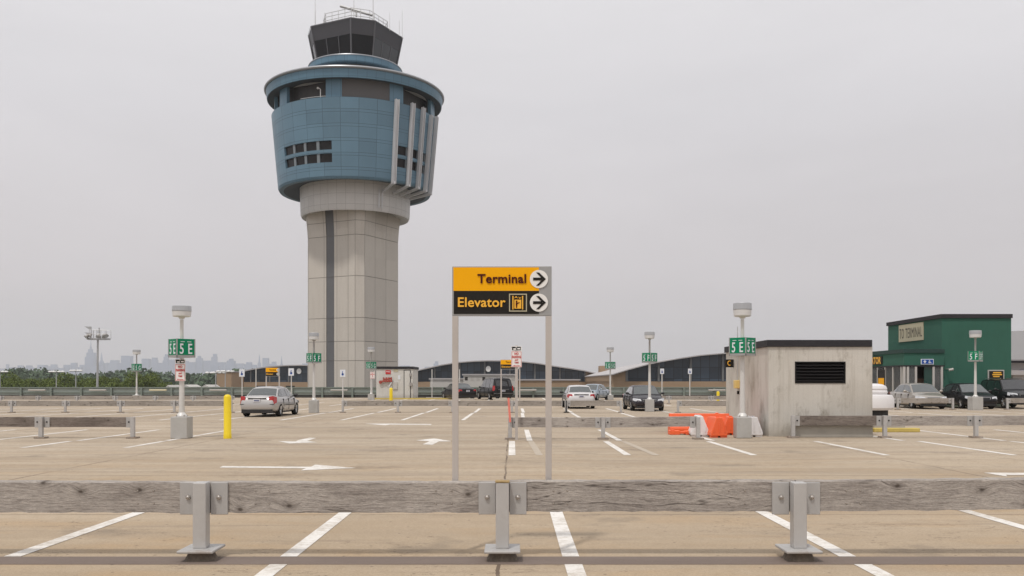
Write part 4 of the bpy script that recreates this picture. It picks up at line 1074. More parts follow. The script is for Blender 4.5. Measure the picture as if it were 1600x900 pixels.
# ------------------------------------------------------------------ hangar terminals
def hangar(label, Y, pts, gx0, gx1, gy, disc=None, extras=True):
    xs = [at(p[0], p[1], Y) for p in pts]; cx = (xs[0].x+xs[-1].x)/2
    r = thing('arched_terminal', label, 'terminal building', (cx, Y, -12), 0, 'arched terminal halls behind the deck')
    L = lambda x, y: (at(x, y, Y).x-cx, at(x, y, Y).z+12)
    import bisect
    def ytop(x):
        for a, b_ in zip(pts, pts[1:]):
            if a[0] <= x <= b_[0]: return a[1]+(b_[1]-a[1])*(x-a[0])/(b_[0]-a[0])
        return pts[-1][1]
    # roof: arched slab
    up = [L(p[0], p[1]) for p in pts]; th = Y/1400*1.6
    m = MB(); m.prism(up+[(p[0], p[1]-th) for p in reversed(up)], 'Y', -1.5, 70); m.build('roof', 'roof_pale', r)
    # brick body below the glass, and the ends
    zg = L(0, gy)[1]
    m = MB(); m.box(up[0][0]+.3, up[-1][0]-.3, 0, 69, 0, zg); 
    for a, b_ in ((pts[0][0], gx0), (gx1, pts[-1][0])):
        if b_-a > 2:
            m.prism([L(a+1, gy), L(b_, gy), L(b_, ytop(b_)+1.8), L(a+1, ytop(a+1)+1.8)], 'Y', .0, 69)
    m.build('brick_wall', 'brick_far', r)
    n = 24; g_ = MB(); bot = []
    for i in range(n):
        a, b_ = gx0+(gx1-gx0)*i/n, gx0+(gx1-gx0)*(i+1)/n
        q = [L(a, gy), L(b_, gy), L(b_, ytop(b_)+1.6), L(a, ytop(a)+1.6)]
        g_.add([(p[0], .25, p[1]) for p in q], [(0, 1, 2, 3)], [[(p[0], p[1]) for p in q]])
    g_.build('glass_wall', 'hangar_glass', r, fix=False)
    f = MB(); nb = max(4, int((gx1-gx0)*Y/1400/6.5))
    for i in range(nb+1):
        a = gx0+(gx1-gx0)*i/nb; x, z = L(a, ytop(a)+1.6); f.box(x-.22, x+.22, -.1, .2, zg, z)
    f.build('glazing_bars', 'hangar_frame', r)
    if disc:
        x, z = L(*disc[:2]); c = MB(); rr_ = disc[2]*Y/1400
        vs = [(x+rr_*.85*math.cos(t*math.pi/12), -.5, z+rr_*math.sin(t*math.pi/12)) for t in range(24)]
        c.add(vs+[(a, b_+.3, d_) for a, b_, d_ in vs], [tuple(range(24))]+[(i, (i+1) % 24, 24+(i+1) % 24, 24+i) for i in range(24)]); c.build('round_sign', 'sign_white', r)
    # slots in the brick band
    s = MB(); x = up[0][0]+4
    while x < up[-1][0]-5:
        if random.random() < .75: s.box(x, x+3.2, -.05, .05, zg-2.0, zg-1.3)
        x += 5.2
    s.build('wall_slots', 'far_slot', r)
    return r
def archpts(x0, x1, y0, yp):
    pts = []
    for i in range(17):
        t = i/16; u = 2*t-1; pts.append((x0+(x1-x0)*t, yp+(y0-yp)*(1-(math.cos(u*math.pi/2)**.85 if abs(u) < 1 else 0))))
    return pts
hangar('arched brick and glass terminal hall behind the silver sedan', 320, [(338, 584.8), (350, 584.5), (362, 584), (394, 576.5), (420, 572.5), (445, 570.6), (470, 570.0), (500, 571), (530, 574.5), (560, 580), (590, 587)], 362, 570, 597, (467.5, 580, 4.3))
hangar('arched terminal hall with round white sign, behind the big sign', 260, [(625, 586), (660, 576.5), (690, 569.8), (716, 565.7), (740, 563.8), (762, 563), (783, 563.2), (817, 564.8), (840, 567.2), (862, 571), (890, 575), (914, 578.8), (938, 584.4)], 640, 914, 596.5, (763, 576.5, 4.6))
hangar('largest arched glass terminal hall left of the concrete shed', 190, [(955, 584.6), (980, 577), (1013, 568.2), (1027, 565.3), (1060, 559.5), (1093, 554.7), (1136, 551), (1180, 550), (1225, 552), (1270, 557), (1320, 566), (1375, 580)], 979, 1330, 596)
b = MB(); b.box(0, 3.6, 0, 6, 0, at(0, 571.5, 250).z+12); o = b.build('brick_tower', 'brick_far', loc=(g2(938, 250), 250, -12)); tag(o, 'square brick block between two arched terminal halls', 'building')
# low service buildings in front of the halls
def low(x0, x1, y0, Y, D, m, label, wins=0):
    r = thing('service_building', label, 'building', (g2(x0, Y), Y, -12)); W = g2(x1, Y)-g2(x0, Y); H = at(0, y0, Y).z+12
    b = MB(); b.box(0, W, 0, D, 0, H); b.build('wall', m, r)
    b = MB(); b.box(-.3, W+.3, -.3, D+.3, H+.001, H+.35); b.build('roof', 'roof_pale', r)
    for i in range(wins):
        b = MB(); x = W*(i+.5)/wins; b.box(x-W/wins*.25, x+W/wins*.25, -.05, -.001, H-1.25, H-.4); b.build('window', 'fixture_grey' if i % 3 else 'far_slot', r)
low(724, 806, 586.5, 225, 12, 'far_white', 'white flat roofed service building behind the black sport utility', 9)
low(672, 724, 593.0, 228, 10, 'far_white', 'low pale service wing left of the black sport utility')
low(806, 905, 594.5, 230, 10, 'brick_far', 'low brown service wing between the sign and the silver coupe')
low(338.5, 361.5, 581.5, 300, 14, 'brick_far', 'plain brick building left of the arched halls')
low(1583, 1700, 586, 66, 10, 'ribbed_grey', 'pale ribbed building at the right edge behind the sport utility')
# ------------------------------------------------------------------ green building
def green():
    Y = 60.3; X0 = g2(1471.5, Y)-.0; X1 = g2(1580, Y); z = lambda y, Q=Y: at(0, y, Q).z
    r = thing('green_building', 'dark green stairwell building marked TO TERMINAL with a glass vestibule', 'building', (X0, Y, 0))
    H = z(497); W = X1-X0; D = 8.6
    b = MB(); b.box(0, W, 0, D, 0, H); b.build('wall', 'green_wall', r)
    b = MB(); b.box(-.1, W+.05, -.1, D+.1, H+.001, H+.27); b.build('roof', 'dark_trim', r)
    # upper sign on the left wall (faces -X)
    xs = -.06; ya, yb = 67.6-Y, 62.0-Y
    def yat(px): return (X0)*1400/(px-800)-Y   # depth along the side wall where a photo column meets it
    y0_, y1_ = yat(1443.5), yat(1405.5)
    Q = Y+y0_; zt, zb = CH+(597-503)*Q/1400, CH+(597-531)*Q/1400
    b = MB(); b.box(-.06, -.001, y0_, y1_, zb, zt); s = b.build('sign_panel', 'cream_sign', r)
    text('TO TERMINAL', (y1_-y0_)*.92, .72, 'brown_letter', r, (-.066, (y0_+y1_)/2, (zb+zt)/2-.02), R(-90), bold=.0, sp=1.15)
    # vestibule
    vx0 = g2(1412, 60)-X0; vx1 = -.02; vd = 9.0; y0 = -.35; Hv = z(551.5, 60); hb = z(570.5, 60)
    b = MB(); b.box(vx0, vx1, y0, vd, hb, Hv); v = b.build('vestibule', 'green_wall', r)
    b = MB(); b.box(vx0-.08, vx1+.02, y0-.08, vd, Hv+.001, Hv+.26); b.build('roof', 'green_trim', v)
    b = MB(); b.box(vx0-.05, vx1+.03, y0-.05, vd, hb-.09, hb-.001); b.build('lintel', 'dark_trim', v)
    # interior
    b = MB(); b.box(vx0+.1, vx1-.1, y0+2.4, y0+2.5, 0, hb-.1); b.build('inner_wall', 'inner_dark', v)
    b = MB(); b.box(vx0+1.0, vx0+1.9, y0+.8, y0+2.0, 0, 1.9); b.box(vx0+2.0, vx0+2.5, y0+.3, y0+.9, 0, 2.3); b.build('ticket_machine', 'inner_warm', v)
    cols = [1412.5, 1416, 1432, 1449.5, 1471]
    for px in (1412.5, 1418, 1430.5, 1458, 1471):
        x = g2(px, 60)-X0; b = MB(); b.box(x-.07, x+.07, y0-.03, y0+.09, 0, hb-.10); b.build('frame_post', 'frame_white', v)
    for a, c in ((1413.5, 1418), (1418, 1430.5), (1458, 1471)):
        b = MB(); b.box(g2(a, 60)-X0+.09, g2(c, 60)-X0-.09, y0+.02, y0+.04, .05, hb-.1); b.build('glass', 'shop_glass', v)
    b = MB(); b.box(g2(1444, 60)-X0, g2(1457, 60)-X0, y0+.06, y0+.08, .05, hb-.1); b.build('door', 'green_glass', v)
    # left side glazing (faces -X)
    for q, t in enumerate((0, 1.3, 2.6, 3.9, 5.2, 6.5)):
        b = MB(); b.box(vx0-.03, vx0+.09, t+.0, t+.14, 0, hb-.1); b.build('frame_post', 'frame_white', v)
        b = MB(); b.box(vx0+.01, vx0+.03, t+.14, t+1.3, .05, hb-.1); b.build('glass', 'shop_glass', v)
        if q in (0, 1, 4):
            b = MB()
            for k in range(9): b.box(vx0+.12, vx0+.15, t+.2, t+1.2, .7+k*.2, .78+k*.2)
            b.build('blind', 'frame_white', v)
    b = MB(); b.box(vx0+.1, vx0+.13, 0, 7.8, 0, hb-.1); b.build('side_inner_wall', 'inner_dark', v)
    # yellow machine poster
    b = MB(); b.box(vx0-.05, vx0-.035, 2.62, 3.85, 0, hb-.25); b.build('poster', 'sign_black', v)
    b = MB(); b.box(vx0-.065, vx0-.052, 2.74, 3.70, 0, hb-.85); b.build('poster_art', 'sign_yellow', v)
    b = MB(); b.box(vx0-.075, vx0-.066, 2.95, 3.5, .3, 1.3); b.build('poster_mark', 'inner_warm', v)
    # elevator fascia sign
    b = MB(); b.box(vx0-.07, vx0-.001, 3.1, 6.4, hb+.12, Hv-.12); b.build('elevator_sign', 'sign_black', v)
    text('ELEVATOR', 3.0, .5, 'letter_yellow', r, (vx0-.076, 4.75, (hb+Hv)/2), R(-90), bold=.02)
    # blue sign
    xa, xb = g2(1438, 60)-X0, g2(1457.5, 60)-X0; b = MB(); b.box(xa, xb, y0-.08, y0-.001, z(569.5, 60), z(561, 60)); bs = b.build('blue_sign', 'hc_white', r)
    b = MB(); b.box(xa+.04, xb-.04, y0-.09, y0-.081, z(569.5, 60)+.04, z(561, 60)-.04); b.build('blue_face', 'sign_blue', bs)
    zc = z(565.3, 60); b = MB()
    b.prism([(xa+.12, zc), (xa+.24, zc+.11), (xa+.36, zc)], 'Y', y0-.10, y0-.091); b.box(xa+.20, xa+.28, y0-.10, y0-.091, zc-.10, zc)
    b.cyl((xa+.55, y0-.10, zc-.03), (xa+.55, y0-.091, zc-.03), .075, None, 10); b.box(xa+.52, xa+.58, y0-.10, y0-.091, zc-.03, zc+.10); b.box(xa+.58, xa+.68, y0-.10, y0-.091, zc-.09, zc-.05)
    b.build('sign_marks', 'hc_white', bs)
    # board low right
    xa, xb = g2(1543, Y)-X0, g2(1568, Y)-X0; b = MB(); b.box(xa, xb, -.09, -.001, z(600), z(578)); n = b.build('notice_board', 'frame_white', r)
    b = MB(); b.box(xa+.06, xb-.06, -.1, -.091, z(600)+.02, z(578)-.07); b.build('board_face', 'sign_black', n)
    b = MB()
    for k, (a, c) in enumerate(((.3, .8), (.25, .85), (.3, .7))): b.box(xa+(xb-xa)*a, xa+(xb-xa)*c, -.107, -.101, z(582.5+k*3)-.03, z(582.5+k*3)+.05)
    b.build('board_lines', 'letter_yellow', n)
    # security camera
    b = MB(); b.box(.25, .3, -.35, 0, z(577), z(576)); b.cyl((.28, -.4, z(578.5)), (.55, -.45, z(577)), .09, None, 8); b.build('camera', 'fixture_grey', r)
mat('inner_dark', (.07, .06, .055), .7, 0, .25, 1)
mat('inner_warm', (.16, .10, .07), .6, 0, .3, 2)
mat('green_glass', (.01, .05, .04), .2, 0, .2, 1)
def glass(name, tint, alpha):
    m, nt, b = new_mat(name); b.inputs['Base Color'].default_value = (*tint, 1); b.inputs['Roughness'].default_value = .05; b.inputs['Alpha'].default_value = alpha; M[name] = m
glass('shop_glass', (.16, .17, .17), .45)
green()
# grey ribbed roof building right edge
def ribbed():
    Y = 74; X0 = g2(1566, Y); r = thing('ribbed_building', 'large pale metal roofed building at the right edge behind the green building', 'building', (X0, Y, 0))
    W = 12; z = lambda y: at(0, y, Y).z
    b = MB(); b.box(0, W, .4, 14, 0, z(567)); b.build('wall', 'ribbed_grey', r)
    b = MB(); b.box(-.2, W, -.3, .39, z(567), z(562)); b.build('gutter', 'dark_trim', r)
    b = MB(); b.add([(-.3, -.4, z(562)), (W, -.4, z(562)), (W, 6, z(523)+.9), (-.3, 6, z(523)+.5), (-.3, -.4, z(562)-.1), (W, -.4, z(562)-.1), (W, 6, z(523)+.8), (-.3, 6, z(523)+.4)], [(0, 1, 2, 3), (4, 5, 6, 7), (0, 1, 5, 4), (3, 0, 4, 7)]); rf = b.build('roof', 'ribbed_roof', r)
    b = MB(); b.box(g2(1597, Y)-X0, g2(1604, Y)-X0, .3, .39, z(583), z(578)); b.build('blue_sign', 'sign_blue', r)
panel_mat('ribbed_roof', (.42, .40, .40), .8, 50, .1)
ribbed()

# ------------------------------------------------------------------ cars
mat('tyre', (.018, .018, .018), .8, 0, .2, 10, spec=.15)
mat('rim', (.42, .42, .42), .3, .8, .1, 10)
mat('well', (.008, .008, .008), .9, 0, 0, 1)
mat('car_trim', (.015, .015, .016), .5, 0, .1, 5)
mat('tail_red', (.42, .012, .015), .15, 0, .1, 10, coat=.8)
mat('head_lens', (.60, .61, .63), .12, .3, .25, 14, coat=1)
mat('number_plate', (.62, .62, .64), .4, 0, .05, 8)
mat('plate_mark', (.12, .14, .25), .4, 0, .1, 8)
def glassc(name, c):
    m, nt, b = new_mat(name); b.inputs['Base Color'].default_value = (*c, 1); b.inputs['Roughness'].default_value = .04; b.inputs['Coat Weight'].default_value = 1; b.inputs['Coat Roughness'].default_value = .02
    n = noise(nt, coords(nt, 'Object'), 1.5, 3); nt.links.new(mixc(nt, n, c, tuple(x*1.5 for x in c)), b.inputs['Base Color']); M[name] = m
glassc('car_glass', (.035, .042, .042)); glassc('car_glass_dark', (.010, .010, .012))
def carpaint(name, col, metal=.5):
    m, nt, b = new_mat(name)
    n = noise(nt, coords(nt, 'Object'), 2.2, 5, .6); gz = nd(nt, 'ShaderNodeSeparateXYZ', i_0=coords(nt, 'Object')).outputs[2]
    low = nd(nt, 'ShaderNodeMapRange', i_Value=gz); low.inputs[1].default_value = .55; low.inputs[2].default_value = .15
    c = mixc(nt, mth(nt, 'MULTIPLY', low.outputs[0], mth(nt, 'MULTIPLY', n, .5)), col, (.12, .10, .08))
    nt.links.new(c, b.inputs['Base Color']); b.inputs['Metallic'].default_value = metal; b.inputs['Roughness'].default_value = .32
    b.inputs['Coat Weight'].default_value = .15 if sum(col) < .2 else .8; b.inputs['Specular IOR Level'].default_value = .3 if sum(col) < .2 else .5; b.inputs['Coat Roughness'].default_value = .05; M[name] = m
carpaint('paint_silver', (.46, .445, .435), .45); carpaint('paint_white', (.62, .60, .60), .3); carpaint('paint_blue', (.30, .36, .42), .5)
carpaint('paint_champ', (.36, .325, .285), .5); carpaint('paint_black', (.010, .010, .012), .2); carpaint('paint_plum', (.022, .018, .024), .3)

def wheel(root, x, y, r, w, side):
    m = MB(); pr_ = [(r*.66, -w/2), (r*.92, -w/2), (r, -w*.32), (r, w*.32), (r*.92, w/2), (r*.66, w/2)]
    n = 28; vs = []
    for (rr, xx) in pr_:
        for i in range(n): t = 2*math.pi*i/n; vs.append((x+xx, y+rr*math.cos(t), r+rr*math.sin(t)))
    fs = [(j*n+i, j*n+(i+1) % n, (j+1)*n+(i+1) % n, (j+1)*n+i) for j in range(len(pr_)-1) for i in range(n)]
    m.add(vs, fs); wo = m.build('wheel', 'tyre', root, smooth=True)
    m = MB(); xo = x+side*w*.36
    m.cyl((x-side*w*.3, y, r), (xo-side*.04, y, r), r*.66, None, 24); m.build('hub', 'well', wo)
    m = MB(); nsp = 7
    m.cyl((xo-side*.02, y, r), (xo+side*.012, y, r), r*.14, None, 10)
    for i in range(nsp):
        t = 2*math.pi*i/nsp; c_, s_ = math.cos(t), math.sin(t); p0 = Vector((xo, y+c_*r*.1, r+s_*r*.1)); p1 = Vector((xo, y+c_*r*.62, r+s_*r*.62)); m.bar(p0, p1, r*.13)
    vs = []; 
    for rr, xx in ((r*.58, xo), (r*.68, xo+side*.012), (r*.68, xo-side*.05)):
        for i in range(24): t = 2*math.pi*i/24; vs.append((xx, y+rr*math.cos(t), r+rr*math.sin(t)))
    m.add(vs, [(j*24+i, j*24+(i+1) % 24, (j+1)*24+(i+1) % 24, (j+1)*24+i) for j in range(2) for i in range(24)])
    m.build('rim', 'rim', wo)

def car(label, name, loc, rz, paint, kind='sedan', L=4.6, W=1.8, H=1.45, glassm='car_glass', cat='car', scale=1.0, trimline=False, tail='corner', bars=True):
    """front points to local +Y; origin on the ground under the middle"""
    root = thing(name, label, cat, (loc[0], loc[1], 0), rz, 'cars parked on the deck'); root.scale = (scale,)*3
    hw = W/2; y0 = -L/2
    if kind == 'sedan':
        st = [(0, .78, .42, .60), (.03, .84, .34, .70), (.10, .90, .27, .93), (.32, .955, .22, 1.00), (.95, 1, .20, .985), (1.5, 1, .19, .955), (2.4, 1, .19, .93), (3.15, 1, .19, .93), (3.5, .995, .19, .90), (4.0, .96, .20, .82), (4.35, .90, .22, .72), (4.52, .82, .27, .60), (4.6, .70, .36, .50)]
        top = [(.72, .97, .84), (1.32, H-.07, .69), (1.75, H-.005, .665), (2.5, H, .665), (2.85, H-.05, .68), (3.62, .89, .86)]
        wy = (.95, 3.68); wr = .315; cut = (1.75+.05,)
    else:
        st = [(0, .84, .45, .70), (.03, .92, .36, .95), (.10, .97, .30, 1.08), (.35, 1, .27, 1.10), (1.0, 1, .27, 1.09), (2.4, 1, .27, 1.08), (3.1, 1, .27, 1.07), (3.5, .99, .27, 1.05), (4.1, .96, .28, .98), (4.42, .91, .30, .90), (4.55, .86, .34, .78), (4.6, .76, .40, .62)]
        top = [(.10, 1.06, .90), (.30, H-.16, .78), (.42, H-.03, .74), (1.4, H, .735), (2.75, H-.03, .74), (3.45, 1.05, .88)]
        wy = (.98, 3.72); wr = .37; cut = ()
    k = L/4.6
    body = MB(); n = 0; rings = []
    for (y, wf, zb, zt) in st:
        w = hw*wf; h = zt-zb
        half = [(0, zb), (w*.86, zb), (w*.965, zb+.10*h), (w, zb+.34*h), (w*.995, zb+.62*h), (w*.955, zb+.86*h), (w*.90, zt-.02*h), (w*.72, zt+.012), (w*.35, zt+.03), (0, zt+.035)]
        rings.append([(x, y0+y*k, z) for x, z in half]+[(-x, y0+y*k, z) for x, z in reversed(half[1:-1])])
    N = len(rings[0])
    vs = [p for r_ in rings for p in r_]
    fs = [(j*N+i, j*N+(i+1) % N, (j+1)*N+(i+1) % N, (j+1)*N+i) for j in range(len(rings)-1) for i in range(N)]
    fs += [tuple(range(N)), tuple(range(len(rings)*N-1, (len(rings)-1)*N-1, -1))]
    body.add(vs, fs)
    bo = body.build('body', paint, root)
    # round the shell, then cut the wheel arches
    sd = bo.modifiers.new('s', 'SUBSURF'); sd.levels = 1; sd.render_levels = 1
    cut_ = MB()
    for yy in wy:
        cut_.cyl((-hw-.2, y0+yy*k, wr+.01), (-hw+.26, y0+yy*k, wr+.01), wr+.055, None, 24)
        cut_.cyl((hw-.26, y0+yy*k, wr+.01), (hw+.2, y0+yy*k, wr+.01), wr+.055, None, 24)
    co = cut_.build('cutter', 'well')
    bm_ = bo.modifiers.new('b', 'BOOLEAN'); bm_.operation = 'DIFFERENCE'; bm_.object = co; bm_.solver = 'EXACT'
    bpy.context.view_layer.update()
    me = bpy.data.meshes.new_from_object(bo.evaluated_get(bpy.context.evaluated_depsgraph_get()))
    bo.modifiers.clear(); bo.data = me
    for p in me.polygons: p.use_smooth = True
    me.set_sharp_from_angle(angle=R(32))
    bpy.data.objects.remove(co)
    # greenhouse
    gh_ = MB(); G = [(y0+y*k, z, hw*w) for y, z, w in top]
    belt = [(G[0][0], G[0][1]-.08), (G[-1][0], G[-1][1]-.08)]
    vs = []
    for (y, z, w) in G:
        vs += [(-w, y, z-.035), (-w*.8, y, z+.0), (0, y, z+.018), (w*.8, y, z+.0), (w, y, z-.035)]
    fs = []
    for i in range(len(G)-1):
        for q in range(4): fs.append((i*5+q, i*5+q+1, (i+1)*5+q+1, (i+1)*5+q))
    nb = len(vs)
    bw = hw*.90; zb0 = .90 if kind == 'sedan' else 1.03
    # side skirts of the greenhouse down to the belt
    basepts = []
    for (y, z, w) in G:
        basepts.append((y, min(z-.04, zb0)))
    for s_ in (-1, 1):
        o_ = len(vs)
        for (y, zb_) in basepts: vs.append((s_*bw, y, zb_))
        for i in range(len(G)-1):
            e = 0 if s_ < 0 else 4
            fs.append((i*5+e, (i+1)*5+e, o_+i+1, o_+i))
    gh_.add(vs, fs); gb = gh_.build('roof', paint, root, smooth=True)
    # panes (proud of the shell by a few mm)
    def quad(nm, pts, m_=glassm):
        m = MB(); P_ = [Vector(p) for p in pts]; nrm = (P_[1]-P_[0]).cross(P_[2]-P_[0]).normalized()
        c_ = sum(P_, Vector())/len(P_)
        if nrm.dot(c_-Vector((0, 0, .9))) < 0: nrm = -nrm
        m.add([p+nrm*.012 for p in P_]+[p-nrm*.01 for p in P_], [tuple(range(len(P_)))]+[tuple(range(2*len(P_)-1, len(P_)-1, -1))]+[(i, (i+1) % len(P_), len(P_)+(i+1) % len(P_), len(P_)+i) for i in range(len(P_))]); return m.build(nm, m_, root)
    def lerp(a, b_, t): return a+(b_-a)*t
    def endpane(nm, A_, B_, ta, tb_, ws=.93):
        ya, za, wa = A_; yb, zb_, wb = B_
        P_ = []
        for t, sg in ((ta, -1), (ta, 1), (tb_, 1), (tb_, -1)):
            w = lerp(wa, wb, t)*ws; P_.append((sg*w, lerp(ya, yb, t), lerp(za, zb_, t)-.012))
        m = MB(); P_ = [Vector(p) for p in P_]; nn = (P_[1]-P_[0]).cross(P_[2]-P_[0]).normalized()
        if nn.z < 0: nn = -nn
        # three columns so that it follows the crown
        rows = []
        for (a_, b_) in ((P_[0], P_[1]), (P_[3], P_[2])):
            for t in (0, .12, .5, .88, 1):
                p = a_.lerp(b_, t); p = p+Vector((0, 0, .034*(1-(2*t-1)**2)))+nn*.008; rows.append(p)
        m.add(rows, [(i, i+1, 6+i, 5+i) for i in range(4)]); return m.build(nm, glassm, root, smooth='all')
    endpane('rear_window', G[0], G[1], .12 if kind == 'sedan' else .18, .93)
    endpane('windscreen', G[-1], G[-2], .10, .95)
    # side windows
    def sideY(t): return lerp(G[0][0], G[-1][0], t)
    def surf(y, z):     # half width of the greenhouse side plane at (y,z)
        for a, b_ in zip(G, G[1:]):
            if a[0] <= y <= b_[0]:
                t = (y-a[0])/(b_[0]-a[0]); zt = lerp(a[1], b_[1], t)-.035; wt = lerp(a[2], b_[2], t); zb_ = min(lerp(a[1], b_[1], t)-.04, zb0)
                if zt-zb_ < .02: return bw
                u = min(1, max(0, (z-zb_)/(zt-zb_))); return lerp(bw, wt, u)
        return bw
    def ztop(y):
        for a, b_ in zip(G, G[1:]):
            if a[0] <= y <= b_[0]: return lerp(a[1], b_[1], (y-a[0])/(b_[0]-a[0]))-.035
        return zb0
    if kind == 'sedan': spans = [(1.02, 1.36), (1.40, 2.22), (2.28, 3.42)]
    else: spans = [(.36, 1.14), (1.20, 2.12), (2.18, 3.28)]
    for s_ in (-1, 1):
        for (a, b_) in spans:
            ya, yb = y0+a*k, y0+b_*k; zlo = zb0+.055
            up = []; nseg = 5
            for i in range(nseg+1):
                y = lerp(ya, yb, i/nseg); up.append((y, max(zlo+.012, ztop(y)-.05)))
            lowp = [(y, zlo) for y, _ in up]
            m = MB(); vs = [(s_*(surf(y, z)+.010), y, z) for y, z in up]+[(s_*(surf(y, z)+.010), y, z) for y, z in lowp]
            q = nseg+1; m.add(vs, [(i, i+1, q+i+1, q+i) for i in range(nseg)]); m.build('side_window', glassm, root)
    # wheels
    for yy in wy:
        for s_ in (-1, 1): wheel(root, s_*(hw-.115), y0+yy*k, wr, .215, s_)
    # underbody
    m = MB(); m.box(-hw*.78, hw*.78, y0+.35, -y0-.35, .17 if kind == 'sedan' else .24, .40); m.build('underbody', 'well', root)
    m = MB(); m.box(-hw*.82, hw*.82, y0+.02, y0+.2, st[2][2]-.09, st[2][2]+.10); m.build('rear_valance', 'car_trim', root, bev=.02)
    m = MB(); m.box(-hw*.76, hw*.76, -y0-.22, -y0-.05, st[-3][2]-.05, st[-3][2]+.06); m.build('front_valance', 'car_trim', root, bev=.02)
    # lights
    if kind == 'sedan': tz0, tz1, ty = (.60, .97, .0) if trimline else (.66, .90, .0)
    else: tz0, tz1, ty = .80, 1.25, .0
    for s_ in (-1, 1):
        m = MB(); a, b_ = s_*hw*(.64 if trimline else .56), s_*hw*.90
        if kind == 'sedan':
            m.add([(a, y0+.045, tz0+.04), (b_, y0+.10, tz0+.02), (s_*hw*.975, y0+.30, tz0+.08), (s_*hw*.955, y0+.36, tz1-.03), (s_*hw*.86, y0+.085, tz1+.02), (s_*hw*.62, y0+.07, tz1+.0), (a, y0+.4, tz0+.04), (s_*hw*.8, y0+.42, tz0+.04)], [(0, 1, 4, 5), (1, 2, 3, 4), (0, 6, 7, 1), (5, 4, 3, 6)])
        else:
            m.add([(s_*hw*.80, y0+.03, tz0), (s_*hw*.975, y0+.06, tz0), (s_*hw*.99, y0+.22, tz0), (s_*hw*.94, y0+.22, tz1), (s_*hw*.90, y0+.06, tz1), (s_*hw*.78, y0+.05, tz1)], [(0, 1, 4, 5), (1, 2, 3, 4)])
        m.build('tail_light', 'tail_red', root)
        m = MB(); fy = -y0; hz0, hz1 = (.56, .70) if kind == 'sedan' else (.74, .92)
        m.add([(s_*hw*.48, fy-.055, hz0+.02), (s_*hw*.82, fy-.13, hz0), (s_*hw*.965, fy-.42, hz0+.06), (s_*hw*.93, fy-.46, hz1+.05), (s_*hw*.80, fy-.19, hz1+.02), (s_*hw*.52, fy-.12, hz1-.02)], [(0, 1, 4, 5), (1, 2, 3, 4)])
        m.build('headlight', 'head_lens', root, bev=0)
        m = MB(); my = y0+(3.12 if kind == 'sedan' else 3.0)*k; m.sphere((s_*(hw+.10), my, zb0+.10), .12, 10, 6, (.9, .55, .62)); m.bar((s_*(hw-.10), my+.02, zb0+.04), (s_*(hw+.02), my, zb0+.07), .05)
        m.build('wing_mirror', paint if paint in ('paint_champ', 'paint_blue') else 'car_trim', root, smooth=True)
        for dy in ((2.05, 3.02) if kind == 'sedan' else (1.9, 2.9)):
            m = MB(); m.box(s_*(hw*.972), s_*(hw*.972+.03), y0+(dy-.28)*k, y0+(dy-.12)*k, zb0-.12, zb0-.095); m.build('door_handle', paint, root)
        for dy in ((1.38, 2.25, 3.25) if kind == 'sedan' else (1.17, 2.15, 3.15)):
            m = MB(); m.box(s_*(hw*.90), s_*(hw*1.003), y0+dy*k-.006, y0+dy*k+.006, .33, zb0-.05)
            m.build('door_gap', 'car_trim', root)
        if trimline:
            m = MB(); m.box(s_*hw*.98, s_*(hw+.012), y0+1.35*k, y0+3.2*k, .52, .56); m.build('side_strip', 'car_trim', root)
    # plate, boot detail
    pz = .78 if kind == 'sedan' else .80
    m = MB(); m.box(-.16, .16, y0-.004, y0+.09, pz-.075, pz+.075); pn = m.build('number_plate', 'number_plate', root)
    m = MB(); m.box(-.12, .12, y0-.012, y0-.005, pz-.03, pz+.03); m.build('plate_digits', 'plate_mark', pn)
    m = MB(); m.box(-hw*.5, hw*.5, y0+.03, y0+.10, pz+.105, pz+.125); m.build('boot_strip', 'car_trim' if kind == 'sedan' else 'rim', root)
    if trimline:
        m = MB(); m.box(-hw*.90, hw*.90, y0+.012, y0+.09, .585, .615); m.build('bumper_strip', 'car_trim', root)
    if kind != 'sedan':
        m = MB(); m.box(-hw*.92, hw*.92, y0-.03, y0+.1, .47, .57); m.build('rear_bumper', 'car_trim', root, bev=.02)
        m = MB(); m.box(-hw*.9, hw*.9, y0-.035, y0-.02, .572, .595); m.build('bumper_trim', 'rim', root)
        if bars:
            for s_ in (-1, 1):
                m = MB(); m.cyl((s_*hw*.66, y0+.6, H+.045), (s_*hw*.66, y0+2.7*k, H+.04), .02, None, 8); m.build('roof_bar', 'rim', root)
    # grille
    m = MB(); gz0, gz1 = (.47, .66) if kind == 'sedan' else (.62, .86)
    m.add([(-hw*.34, -y0-.035, gz0), (hw*.34, -y0-.035, gz0), (hw*.40, -y0-.075, gz1), (-hw*.40, -y0-.075, gz1)], [(0, 1, 2, 3)]); gr_ = m.build('grille', 'car_trim', root)
    m = MB()
    for (p, q) in (((-hw*.34, gz0), (hw*.34, gz0)), ((hw*.34, gz0), (hw*.40, gz1)), ((hw*.40, gz1), (-hw*.40, gz1)), ((-hw*.40, gz1), (-hw*.34, gz0))):
        f_ = lambda z: -y0-.03-.04*(z-gz0)/(gz1-gz0); m.bar((p[0], f_(p[1]), p[1]), (q[0], f_(q[1]), q[1]), .022)
    m.build('grille_surround', 'rim', gr_)
    m = MB(); m.box(-hw*.55, hw*.55, -y0-.09, -y0-.045, .30 if kind == 'sedan' else .42, .40 if kind == 'sedan' else .54); m.build('air_intake', 'car_trim', root)
    return root
